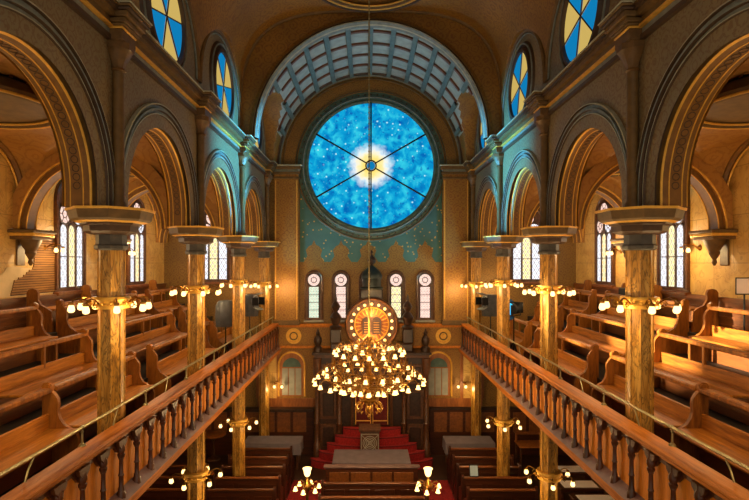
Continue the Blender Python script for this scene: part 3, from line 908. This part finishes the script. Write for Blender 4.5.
# blind arched windows low on the wall
for s in (-1, 1):
    o = next_window((fx(292) if s < 0 else fx(438), YF-.03, 1.92), 0)
    f = MB(); f.prism([(x, -.03, z) for x, z in arch2d(.95, 0, 1.5)], (0, .03, 0), 'panel_wood'); f.tube([(x, -.04, z) for x, z in arch2d(.86, 0, 1.45)], .035, 'gilt', 6); part('window_frame', f, o)
    for i in range(3):
        x = -.22+.22*i; p = MB(); p.box(x-.095, x+.095, -.045, -.03, .04, .92, 'stone_grey'); part('shutter', p, o)
    p = MB(); p.prism([(.3*math.cos(PI*i/14), -.045, .96+.3*math.sin(PI*i/14)) for i in range(15)], (0, .015, 0), 'teal_frame'); part('lunette', p, o)
# five small arched stained windows
for i, px in enumerate((314, 341, 368, 396, 425)):
    o = next_window((fx(px), YF, fz(319)), 0)
    f = MB(); f.prism([(x, -.02, z) for x, z in arch2d(.6, -.04, 1.62)], (0, .02, 0), 'carved_mid'); f.tube([(x, -.035, z) for x, z in arch2d(.56, 0, 1.58)], .035, 'carved_mid', 6)
    f.bbox(-.33, .33, -.1, 0, -.1, -.03, 'stone_grey'); part('window_frame', f, o)
    p = MB(); p.box(-.16, .16, -.035, -.02, .05, 1.06, 'glass_green' if i == 0 else 'glass_yellow' if i == 3 else 'glass_pink'); part('pane', p, o)
    p = MB(); p.lathe([(.2, -.035), (.2, -.02)], 20, 'glass_pink', (0, 0, 1.29), axis='y', smooth=False); part('round_pane', p, o)
    r = MB(); r.ring(.21, .018, 'carved_dark', (0, -.04, 1.29), 'y', 24); r.ring(.09, .014, 'carved_dark', (0, -.04, 1.29), 'y', 14)
    for z in (.3, .55, .8): r.tube([(-.19, -.04, z), (.19, -.04, z)], .009, 'carved_dark', 4)
    for x in (-.17, .17): r.tube([(x, -.04, .04), (x, -.04, 1.08)], .016, 'carved_dark', 4)
    part('glazing_bar', r, o)
# rose window
RC = (fx(371), YF, fz(166)); RR = 2.08
o = next_window(RC, 0)
f = MB()
f.lathe([(RR+.42, 0), (RR+.4, -.05), (RR+.33, -.07), (RR+.31, -.04), (RR+.22, -.05), (RR+.2, -.1), (RR+.12, -.12), (RR+.1, -.07), (RR+.04, -.09), (RR-.02, -.06), (RR-.03, -.02)], 80, 'teal_frame', axis='y')
f.ring(RR+.36, .025, 'arch_brown', (0, -.07, 0), 'y', 80); f.ring(RR+.15, .02, 'arch_blue', (0, -.12, 0), 'y', 80)
for i in range(72):
    a = 2*PI*i/72; f.sphere(((RR+.26)*math.cos(a), -.05, (RR+.26)*math.sin(a)), .03, 'arch_dark', 6, 4)
part('window_frame', f, o)
p = MB(); p.lathe([(RR, -.04), (RR, -.02)], 80, 'rose_glass', axis='y', smooth=False); part('glass', p, o)
for k in range(6):
    b = MB(); a = PI/6+PI*k/3
    b.tube([(.16*math.cos(a), -.055, .16*math.sin(a)), (RR*math.cos(a), -.055, RR*math.sin(a))], [.024, .032], 'black_metal', 6); part('glazing_bar', b, o)
b = MB(); b.ring(.17, .026, 'black_metal', (0, -.055, 0), 'y', 24); part('hub', b, o)
p = MB(); p.lathe([(.14, -.06), (.14, -.045)], 24, 'glass_blue', axis='y', smooth=False); part('hub_pane', p, o)

# ------------------------------------------------------------------ ark
t = thing('torah_ark', 'tall carved dark walnut ark with lit disc against the far wall', 'ark', (.05, YF-.1, 0))
def ark_body():
    m = MB()
    m.box(-1.75, 1.75, -.55, -.02, .0, 3.35, 'carved_dark')
    for x0, x1 in ((-1.65, -1.1), (1.1, 1.65)):
        for z0, z1 in ((.4, 1.2), (1.35, 2.3), (2.45, 3.1)):
            m.bbox(x0, x1, -.59, -.55, z0, z1, 'carved_mid', .02)
            m.bbox(x0+.1, x1-.1, -.62, -.58, z0+.1, z1-.1, 'carved_dark', .02)
    m.bbox(-1.82, 1.82, -.66, -.02, 3.3, 3.4, 'carved_mid'); m.bbox(-1.88, 1.88, -.72, -.02, 3.4, 3.48, 'carved_dark'); m.bbox(-1.3, 1.3, -.62, -.02, 3.48, 3.75, 'carved_dark', .03)
    return m
part('body', ark_body(), t)
for x in (-1.72, -1.02, 1.02, 1.72):
    m = MB(); m.lathe([(.12, .2), (.12, .6), (.08, .66), (.07, 1.2), (.1, 1.25), (.07, 1.3), (.065, 2.6), (.09, 2.66), (.13, 2.9), (.13, 3.3)], 12, 'carved_mid', (x, -.68, 0)); part('pillar', m, t)
for x in (-.27, .27):
    m = MB(); m.bbox(x-.26, x+.26, -.62, -.55, 1.15, 2.6, 'velvet', .02); m.box(x-.22, x+.22, -.63, -.62, 1.3, 1.33, 'gilt')
    for q in (-.235, .235): m.box(x+q-.01, x+q+.01, -.63, -.62, 1.2, 2.55, 'gilt')
    part('curtain', m, t, label='dark red curtain panel with gold trim')
m = MB(); m.prism([(.62*math.cos(PI*i/20), -.66, 2.5+.62*math.sin(PI*i/20)) for i in range(21)], (0, .12, 0), 'carved_mid'); m.tube([(-.62, -.67, 1.1), (-.62, -.67, 2.5)]+[(-.62*math.cos(PI*i/20), -.67, 2.5+.62*math.sin(PI*i/20)) for i in range(1, 20)]+[(.62, -.67, 2.5), (.62, -.67, 1.1)], .05, 'carved_mid', 6); part('doorway_arch', m, t)
# crest: disc with bulbs
cz = 4.34
m = MB(); m.lathe([(.86, -.35), (.86, -.52), (.82, -.56), (.78, -.52), (.76, -.46)], 48, 'carved_mid', (0, 0, cz), axis='y'); part('disc_rim', m, t)
m = MB(); m.lathe([(.78, -.40), (.76, -.46), (.54, -.44), (.5, -.47), (.001, -.45)], 48, 'panel_wood', (0, 0, cz), axis='y')
for i in range(24):
    a = 2*PI*(i+.5)/24; m.tube([(.34*math.cos(a), -.47, cz+.34*math.sin(a)), (.52*math.cos(a), -.48, cz+.52*math.sin(a))], .018, 'gilt', 5)
m.ring(.54, .025, 'gilt', (0, -.47, cz), 'y', 40)
dp = part('disc', m, t)
for i in range(18):
    a = PI/2+2*PI*i/18
    part('bulb', cached('arkbulb', lambda: MB().sphere((0, 0, 0), .045, 'disc_glow', 10, 6)), t, loc=(.65*math.cos(a), -.5, cz+.65*math.sin(a)))
m = MB()
for x in (-.15, .15):
    m.prism([(x+u, -.54, cz-.3+v) for u, v in arch2d(.28, 0, .55)], (0, .06, 0), 'carved_dark')
    for k in range(5): m.box(x-.09, x+.09, -.545, -.54, cz-.24+k*.075, cz-.225+k*.075, 'gilt')
part('tablets', m, t, label='pair of dark round-topped tablets with gilt lines')
for i in range(5):
    pass
for x in (-1.15, 1.15):
    m = MB(); m.bbox(x-.17, x+.17, -.6, -.26, 3.75, 4.2, 'carved_dark', .03)
    m.lathe([(.17, 4.2), (.2, 4.26), (.1, 4.32), (.15, 4.45), (.19, 4.56), (.12, 4.68), (.06, 4.74), (.1, 4.8), (.15, 4.9), (.11, 5.0), (.04, 5.08), (.05, 5.14), (.015, 5.3)], 12, 'carved_dark', (x, -.43, 0)); part('turret', m, t)
for x in (-1.72, 1.72):
    m = MB(); m.lathe([(.14, 3.48), (.14, 3.6), (.08, 3.66), (.13, 3.78), (.12, 3.9), (.05, 4.0), (.07, 4.06), (.015, 4.2)], 10, 'carved_dark', (x, -.45, 0)); part('finial', m, t)
m = MB()
m.bbox(-.36, .36, -.34, -.02, cz+.6, cz+1.12, 'carved_dark', .03)
m.lathe([(.34, cz+1.12), (.38, cz+1.16), (.3, cz+1.2), (.3, cz+1.42), (.33, cz+1.46)], 16, 'dome_teal', (0, -.32, 0))
m.lathe([(.33, cz+1.46), (.34, cz+1.55), (.28, cz+1.68), (.15, cz+1.8), (.05, cz+1.88)], 16, 'dome_teal', (0, -.32, 0))
part('cupola', m, t)
m = MB(); m.lathe([(.05, cz+1.86), (.04, cz+1.9), (.12, cz+1.98), (.14, cz+2.06), (.1, cz+2.14), (.03, cz+2.2), (.02, cz+2.25), (.05, cz+2.3), (.01, cz+2.38)], 12, 'carved_dark', (0, -.32, 0)); part('cupola_finial', m, t)
light('ark_light', (.05, YF-.9, cz+.3), 20, (1, .45, .14)); light('ark_light', (.05, YF-.9, cz-.45), 14, (1, .45, .14))

# curved red steps before the ark
t = thing('ark_steps', 'curved red carpeted steps rising to the ark', 'steps', (.05, 16.05, 0))
for i in range(5):
    r = 1.9-.25*i; z0, z1 = .24*i, .24*(i+1)
    m = MB()
    P = [(r*math.cos(-PI*j/28), r*.28*math.sin(-PI*j/28)) for j in range(29)]
    m.prism([(x, y, z0) for x, y in P], (0, 0, z1-z0), 'carpet_red')
    m.tube([(x, y, z1-.02) for x, y in P], .02, 'carpet_dark', 5)
    part('step', m, t)
# lectern in front of the ark
t = thing('lectern', 'small dark lectern with pale latticed front on the red steps', 'lectern', (-.02, 15.28, 0))
m = MB(); m.bbox(-.28, .28, -.12, .12, 0, 1.35, 'carved_dark', .02); part('body', m, t)
m = MB(); m.bbox(-.28, .28, -.15, -.12, .72, 1.3, 'carved_mid', .01)
for k in range(4): m.ring(.05+.05*k, .01, 'stone_grey', (0, -.155, 1.01), 'y', 24, 4)
m.tube([(-.25, -.155, .76), (.25, -.155, .76), (.25, -.155, 1.27), (-.25, -.155, 1.27)], .014, 'stone_grey', 5, True)
for q in (-1, 1): m.tube([(-.25, -.155, 1.01-q*.24), (.25, -.155, 1.01+q*.24)], .008, 'stone_grey', 4)
part('front_panel', m, t)
m = MB(); m.add([(-.32, -.17, 1.35), (.32, -.17, 1.35), (.32, .15, 1.45), (-.32, .15, 1.45), (-.32, -.17, 1.39), (.32, -.17, 1.39), (.32, .15, 1.49), (-.32, .15, 1.49)], [(3, 2, 1, 0), (4, 5, 6, 7), (0, 1, 5, 4), (1, 2, 6, 5), (2, 3, 7, 6), (3, 0, 4, 7)], 'carved_mid'); part('desk_top', m, t)

# draped tables
def draped(loc, w, d, h, label):
    t = thing('table', label, 'table', loc)
    m = MB(); n = 24
    m.bbox(-w/2+.02, w/2-.02, -d/2+.02, d/2-.02, h-.05, h, 'carved_mid', .01); part('tabletop', m, t)
    for x in (-1, 1):
        for y in (-1, 1): part('leg', MB().bbox(x*(w/2-.1)-.03, x*(w/2-.1)+.03, y*(d/2-.1)-.03, y*(d/2-.1)+.03, 0, h-.04, 'carved_mid', .006), t)
    c = MB(); c.bbox(-w/2, w/2, -d/2, d/2, h+.001, h+.015, 'grey_cloth', .006)
    per = []
    for i in range(120):
        f = i/120*2*(w+d)
        if f < w: p = (-w/2+f, -d/2)
        elif f < w+d: p = (w/2, -d/2+f-w)
        elif f < 2*w+d: p = (w/2-(f-w-d), d/2)
        else: p = (-w/2, d/2-(f-2*w-d))
        per.append(p)
    top = [(x, y, h+.01) for x, y in per]; bot = []
    for i, (x, y) in enumerate(per):
        k = 1+.012*math.sin(i*.9); bot.append((x*k*1.01, y*k*1.02, h-.34))
    c.sheet([top+[top[0]], bot+[bot[0]]], 'grey_cloth')
    o = single('table_cover', c, label.replace('table', 'cover draped over the table'), 'table cover', loc)
    return t
draped((.02, 14.58, 0), 2.15, 1.05, .82, 'long grey table in the centre aisle below the ark')
draped((-3.0, 16.0, 0), 1.75, .7, .8, 'long grey table left of the ark by the wainscot')
draped((3.05, 16.0, 0), 1.5, .7, .8, 'long grey table right of the ark by the wainscot')

# ------------------------------------------------------------------ ground floor pews (local: back at y=0, seat toward +y, centred in x)
def gp_end():
    m = MB()
    P = [(-.05, 0), (-.05, .94), (-.04, 1.02), (.01, 1.06), (.06, 1.03), (.08, .95), (.07, .85), (.12, .75), (.2, .66), (.36, .62), (.42, .56), (.40, .45), (.40, .1), (.42, 0)]
    m.prism([(-.03, y, z) for y, z in P], (.06, 0, 0), 'ground_wood'); return m
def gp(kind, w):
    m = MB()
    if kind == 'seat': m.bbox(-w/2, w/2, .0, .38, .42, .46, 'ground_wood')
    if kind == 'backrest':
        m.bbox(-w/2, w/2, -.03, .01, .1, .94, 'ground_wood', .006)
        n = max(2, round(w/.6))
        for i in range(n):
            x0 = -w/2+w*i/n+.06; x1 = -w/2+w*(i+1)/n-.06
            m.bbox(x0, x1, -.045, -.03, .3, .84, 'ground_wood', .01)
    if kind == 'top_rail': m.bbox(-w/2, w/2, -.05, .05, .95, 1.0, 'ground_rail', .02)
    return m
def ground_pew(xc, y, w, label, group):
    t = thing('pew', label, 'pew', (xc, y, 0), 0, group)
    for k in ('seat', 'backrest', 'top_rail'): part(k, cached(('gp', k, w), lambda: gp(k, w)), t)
    for q in (-1, 1): part('pew_end', cached('gpend', gp_end), t, loc=(q*w/2, 0, 0))
rows_g = [11.4, 12.08, 12.76, 13.44, 14.1, 14.76]
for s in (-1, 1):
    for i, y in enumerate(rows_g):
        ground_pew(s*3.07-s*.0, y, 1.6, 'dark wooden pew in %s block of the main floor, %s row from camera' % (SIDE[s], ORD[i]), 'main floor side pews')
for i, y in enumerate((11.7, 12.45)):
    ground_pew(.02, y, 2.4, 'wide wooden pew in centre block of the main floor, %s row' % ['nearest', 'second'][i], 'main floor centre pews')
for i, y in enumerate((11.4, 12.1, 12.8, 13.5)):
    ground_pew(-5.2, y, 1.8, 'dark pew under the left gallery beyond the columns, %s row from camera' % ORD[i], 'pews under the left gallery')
# railing board behind the centre table
t = thing('bimah_front', 'panelled wooden front with pale rail before the grey centre table', 'panelled front', (.02, 13.4, 0))
m = MB(); m.bbox(-1.2, 1.2, -.04, .04, 0, .98, 'ground_wood', .01)
for i in range(4): m.bbox(-1.1+.56*i, -1.1+.56*i+.5, -.06, -.04, .3, .88, 'wainscot_wood', .012)
part('panel', m, t)
m = MB(); m.bbox(-1.25, 1.25, -.09, .09, .98, 1.04, 'ledge', .02); part('rail', m, t)
# red carpet runners
for s in (-1, 1):
    m = MB(); m.box(-.48, .48, 10.2, 14.9, 0, .012, 'carpet_red'); m.box(-.5, -.48, 10.2, 14.9, 0, .013, 'carpet_dark'); m.box(.48, .5, 10.2, 14.9, 0, .013, 'carpet_dark')
    single('carpet_runner', m, 'red carpet runner in the aisle %s of the centre pews' % SIDE[s], 'carpet', (s*1.74, 0, 0))

# ------------------------------------------------------------------ lamp posts flanking the centre pews
def bell(m='bell_glow'): return MB().lathe([(.01, .045), (.022, .042), (.03, .018), (.036, -.015), (.052, -.042), (.048, -.044), (.022, -.024), (.001, -.015)], 12, m)
for s in (-1, 1):
    t = thing('lamp_post', 'brass lamp post with tulip shade and ring of bells, %s of centre pews' % SIDE[s], 'lamp', (-.09+s*1.32, 11.25, .014), 0, 'brass lamp posts')
    m = MB(); m.lathe([(.16, 0), (.16, .05), (.1, .1), (.05, .2), (.035, .3), (.03, .9), (.05, .95), (.03, 1.0), (.03, 1.3), (.07, 1.36), (.1, 1.42), (.07, 1.5), (.03, 1.55), (.03, 1.62)], 14, 'brass'); part('pole', m, t)
    m = MB(); m.lathe([(.02, 1.62), (.05, 1.64), (.07, 1.69), (.08, 1.76), (.1, 1.8), (.095, 1.8), (.06, 1.7), (.001, 1.66)], 14, 'lamp_glow'); part('tulip_shade', m, t)
    for i in range(6):
        a = 2*PI*i/6+.3
        am = MB(); am.tube([(.05, 0, 1.4), (.12, 0, 1.48), (.2, 0, 1.5), (.26, 0, 1.44)], .011, 'brass', 6); am.tube([(.08, 0, 1.38), (.14, 0, 1.34), (.2, 0, 1.4)], .008, 'brass', 5)
        ar = part('arm', am, t, rot=(0, 0, a))
        part('glass_bell', cached('bell', bell), ar, loc=(.26, 0, 1.39))
    light('post_light', (-.09+s*1.32, 10.95, 1.7), 6, WARM)

# ------------------------------------------------------------------ chandelier
CH = (-.06, 11.0)
t = thing('chandelier', 'huge tiered brass chandelier crowded with lit glass bells over the nave', 'chandelier', (CH[0], CH[1], 0))
m = MB()
m.lathe([(.001, 2.96), (.02, 2.98), (.04, 3.03), (.015, 3.08), (.03, 3.13), (.05, 3.2), (.03, 3.26), (.12, 3.32), (.2, 3.38), (.22, 3.44), (.14, 3.5), (.07, 3.55), (.06, 3.7), (.12, 3.76), (.15, 3.84), (.1, 3.92), (.05, 3.98), (.05, 4.2), (.1, 4.26), (.12, 4.34), (.07, 4.42), (.04, 4.5), (.03, 4.62), (.07, 4.68), (.04, 4.75), (.02, 4.82), (.015, 5.25), (.03, 5.3), (.012, 5.38)], 20, 'brass')
part('stem', m, t)
m = MB(); m.tube([(0, 0, 5.35), (0, 0, 12.6)], .014, 'rail_brass', 6)
for i in range(60): m.sphere((0, 0, 5.5+i*.118), .022, 'rail_brass', 6, 4)
part('chain', m, t)
TIER = [  # radius, shade z, count, hub z, phase
    (1.17, 3.80, 22, 3.66, 0.0), (.96, 3.98, 18, 3.84, .1), (.72, 3.66, 14, 3.56, .2), (.74, 4.40, 16, 4.26, .0), (.44, 4.46, 6, 4.3, .2), (.42, 3.60, 8, 3.5, .0)]
for R, z, n, hz, ph in TIER:
    m = MB(); m.ring(R*.82, .012, 'brass', (0, 0, z+.08), n=48)
    part('hoop', m, t)
    for i in range(n):
        a = ph+2*PI*i/n
        def arm():
            am = MB()
            am.tube([(.05, 0, hz), (R*.3, 0, hz-.07), (R*.6, 0, hz-.02), (R*.82, 0, z+.1), (R*.94, 0, z+.13), (R, 0, z+.06)], .009, 'brass', 6)
            am.tube([(R*.82, 0, z+.09), (R*.78, 0, z+.16), (R*.86, 0, z+.2), (R*.88, 0, z+.14)], .008, 'brass', 5)
            if R > .9: am.lathe([(.012, z+.1), (.022, z+.14), (.01, z+.18), (.014, z+.26), (.002, z+.34)], 6, 'brass', (R*.82, 0, 0))
            am.lathe([(.012, z+.08), (.03, z+.06), (.03, z+.045)], 8, 'brass', (R, 0, 0))
            return am
        ar = part('arm', cached(('charm', R), arm), t, rot=(0, 0, a))
        part('glass_bell', cached('bell', bell), ar, loc=(R, 0, z))
m = MB()
for i in range(14):
    a = 2*PI*i/14
    m.tube([(rr*math.cos(a), rr*math.sin(a), zz) for rr, zz in ((.06, 3.3), (.16, 3.36), (.26, 3.3), (.3, 3.2), (.26, 3.14), (.22, 3.18))], .014, 'brass', 6)
part('rosette', m, t)
for i in range(8):
    a = 2*PI*i/8
    m = MB(); m.tube([(.03, 0, 4.75), (.16, 0, 4.6), (.62, 0, 4.0), (.93, 0, 3.8)], .01, 'brass', 5); part('stay', m, t, rot=(0, 0, a))
for q in range(6):
    a = 2*PI*q/6+.3
    light('chandelier_light', (CH[0]+.85*math.cos(a), CH[1]+.85*math.sin(a), 3.30), 22, WARM, .03)
    light('chandelier_light', (CH[0]+.6*math.cos(a), CH[1]+.6*math.sin(a), 4.95), 20, WARM, .03)

# ------------------------------------------------------------------ stage lights on tripods in galleries
def stage_light(loc, rotz, label, lens, grey=False):
    t = thing('stage_light', label, 'stage light', loc, rotz)
    for i in range(3):
        a = 2*PI*i/3+.5; part('leg', MB().tube([(0, 0, .55), (.26*math.cos(a), .26*math.sin(a), .01)], .012, 'black_metal', 6), t)
    part('pole', MB().tube([(0, 0, .1), (0, 0, 1.22)], .018, 'black_metal', 8), t)
    part('yoke', MB().tube([(-.2, 0, 1.42), (-.2, 0, 1.26), (0, 0, 1.22), (.2, 0, 1.26), (.2, 0, 1.42)], .014, 'black_metal', 6), t)
    if grey:
        c = MB(); n = 20
        c.sheet([[(r*(1+w*.12*math.sin(i*2.5))*math.cos(2*PI*i/n), r*(1+w*.12*math.sin(i*2.5))*1.2*math.sin(2*PI*i/n), z) for i in range(n+1)] for r, z, w in ((.03, 1.64, 0), (.16, 1.62, .3), (.22, 1.5, .5), (.23, 1.2, 1), (.2, .95, 1.4))], 'cover_grey')
        part('dust_cover', c, t, label='grey cloth hung over the lamp head')
    h = MB(); h.lathe([(.09, -.24), (.14, -.2), (.15, -.05), (.16, .12), (.19, .2), (.19, .22)], 14, 'grey_plastic' if grey else 'dull_black', (0, 0, 1.42), axis='y')
    for k in range(5): h.bbox(-.155, .155, -.2+.06*k, -.19+.06*k, 1.3, 1.58, 'black_metal', .004)
    hd = part('head', h, t)
    part('lens', MB().lathe([(.17, .21), (.15, .235), (.001, .25)], 16, lens, (0, 0, 1.42), axis='y'), hd)
    for q in (-1, 1):
        part('flap', MB().bbox(q*.19, q*.2, .2, .42, 1.3, 1.54, 'black_metal', .004), t)
        part('flap', MB().add([(-.17, .21, 1.42+q*.18), (.17, .21, 1.42+q*.18), (.2, .4, 1.42+q*.26), (-.2, .4, 1.42+q*.26), (-.17, .21, 1.42+q*.19), (.17, .21, 1.42+q*.19), (.2, .4, 1.42+q*.27), (-.2, .4, 1.42+q*.27)], [(0, 1, 2, 3), (4, 5, 6, 7), (0, 1, 5, 4), (1, 2, 6, 5), (2, 3, 7, 6), (3, 0, 4, 7)], 'grey_plastic' if grey else 'black_metal'), t)
stage_light((3.78, 13.62, TIERS[0]), PI*.72, 'black stage light with blue lens on tripod in right gallery, nearer one', 'cyan_lens')
stage_light((-3.84, 13.62, TIERS[0]), -PI*.35, 'grey cloth draped stage light on tripod in left gallery cross aisle', 'grey_plastic', True)
stage_light((-3.8, 16.25, TIERS[0]), -PI*.6, 'dark stage light on tripod in left gallery corner by far wall', 'dull_black', True)
stage_light((3.8, 16.25, TIERS[0]), PI*.6, 'dark stage light on tripod in right gallery corner by far wall', 'dull_black', True)

def beam(loc, to, power, color, deg):
    l = bpy.data.lights.new('spot_beam', 'SPOT'); l.energy = power; l.color = color; l.spot_size = math.radians(deg); l.spot_blend = .9; l.shadow_soft_size = .05
    o = bpy.data.objects.new('spot_beam', l); C.objects.link(o); o.location = loc
    o.rotation_euler = (Vector(to)-Vector(loc)).to_track_quat('-Z', 'Y').to_euler()
for s in (-1, 1):
    beam((s*3.5, 13.75, TIERS[0]+1.62), (-s*3.37, 12.6, 8.7), 9500, (.06, .55, 1), 30)
    beam((s*3.3, 16.1, TIERS[0]+1.6), (-s*1.0, 15.6, 11.5), 260, (.12, .6, 1), 80)  # added blue spot that tints the coffered vault
    beam((s*3.3, 16.1, TIERS[0]+1.6), (-s*.3, 17, 7.4), 140, (.12, .7, .9), 44)  # added blue spot on the mural, in place of rose window bounce

# spots added inside the left windows for daylight slanting onto the right gallery
beam((-6.3, 11.58, 7.6), (5.5, 8.8, 4.95), 26000, (1, .8, .5), 9)
beam((-6.3, 14.88, 7.6), (5.5, 10.4, 4.95), 26000, (1, .8, .5), 8)

# ------------------------------------------------------------------ small things
m = MB(); m.bbox(-.25, .25, -.25, .25, 0, .72, 'dull_black', .02)
for z in (.22, .5): m.ring(.14, .012, 'black_metal', (0, -.25, z), 'y', 20)
single('loudspeaker', m, 'black loudspeaker cabinet on the top tier of right gallery', 'loudspeaker', (6.46, 12.7, TIERS[3]))
t = thing('sign', 'white framed notice on a post at the right edge of right gallery', 'sign', (6.45, 8.95, TIERS[3]))
part('post', MB().lathe([(.14, 0), (.13, .02), (.015, .04), (.015, .8)], 10, 'black_metal'), t)
part('board', MB().bbox(-.16, .16, -.02, .0, .8, 1.08, 'paper', .006), t)
part('frame', MB().tube([(-.16, -.02, .8), (.16, -.02, .8), (.16, -.02, 1.08), (-.16, -.02, 1.08)], .014, 'black_metal', 5, True), t)
def tablet(loc, label, rz=0):
    t = thing('tablet', label, 'tablet', loc, rz)
    part('case', MB().bbox(-.11, .11, -.01, .01, 0, .28, 'black_metal', .006), t, rot=(-.25, 0, 0))
    part('screen', MB().bbox(-.095, .095, -.014, -.009, .02, .26, 'screen_grey', .002), t, rot=(-.25, 0, 0))
    part('foot', MB().bbox(-.06, .06, -.02, .1, -.0, .012, 'black_metal', .003), t)
tablet((2.55, 12.76, 1.002), 'small pale screen standing on the third pew of right block', 0)
tablet((-3.5, YF-.2, 1.56), 'small pale screen on the wainscot ledge left of the ark', 0)
# round table left
t = thing('round_table', 'round wooden table under the far end of left gallery', 'table', (-5.02, 16.5, 0))
part('tabletop', MB().lathe([(.38, .78), (.4, .8), (.4, .82), (.38, .83)], 28, 'panel_wood'), t)
part('pedestal', MB().lathe([(.22, 0), (.2, .04), (.05, .1), (.04, .6), (.1, .78)], 12, 'carved_mid'), t)
# right side desk and display tables
t = thing('writing_desk', 'wooden writing desk with raised shelf under the far end of right gallery', 'desk', (4.95, 15.8, 0))
part('desktop', MB().bbox(-.45, .45, -.3, .3, .72, .76, 'panel_wood', .01), t)
for x in (-.4, .4):
    for y in (-.25, .25): part('leg', MB().bbox(x-.025, x+.025, y-.025, y+.025, 0, .72, 'carved_mid', .005), t)
part('shelf', MB().bbox(-.45, .45, .1, .3, 1.0, 1.03, 'panel_wood', .006).bbox(-.43, -.4, .12, .28, .76, 1.0, 'panel_wood', .004).bbox(.4, .43, .12, .28, .76, 1.0, 'panel_wood', .004), t)
for i, (x, y) in enumerate(((5.35, 13.75), (5.15, 12.8), (5.25, 12.0))):
    t = thing('display_table', 'dark table carrying white sheets under right gallery, %s from camera' % ['farthest', 'middle one', 'nearest'][i], 'table', (x, y, 0), 0, 'display tables')
    part('tabletop', MB().bbox(-.55, .55, -.28, .28, .74, .8, 'ground_wood', .01), t)
    for q in (-.5, .5): part('side_panel', MB().bbox(q-.03, q+.03, -.26, .26, 0, .74, 'ground_wood', .006), t)
    part('shelf', MB().bbox(-.47, .47, -.25, .25, .3, .33, 'ground_wood', .006), t)
    single('paper_sheet', MB().bbox(-.42, .42, -.2, .2, 0, .008, 'paper', .002), 'white printed sheets lying on the %s display table under right gallery' % ['farthest', 'middle', 'nearest'][i], 'paper', (x, y, .801), 0)

# ------------------------------------------------------------------ world, camera
w = bpy.data.worlds.new('world'); sc.world = w; w.use_nodes = True
bg = w.node_tree.nodes['Background']; bg.inputs['Color'].default_value = (1, .84, .62, 1); bg.inputs['Strength'].default_value = .55
cam = bpy.data.cameras.new('camera'); cam.lens = 515/749*36; cam.sensor_width = 36
cam.shift_x = 8/749; cam.shift_y = 13/749; cam.clip_end = 100
co = bpy.data.objects.new('camera', cam); C.objects.link(co)
co.location = (-.116, 0, EYE); co.rotation_euler = (PI/2, 0, 0)
sc.camera = co
sc.view_settings.view_transform = 'Standard'; sc.view_settings.look = 'None'
sc.view_settings.gamma = 1; sc.view_settings.use_curve_mapping = False
sc.view_settings.exposure = 0.6
sc.cycles.use_denoising = True
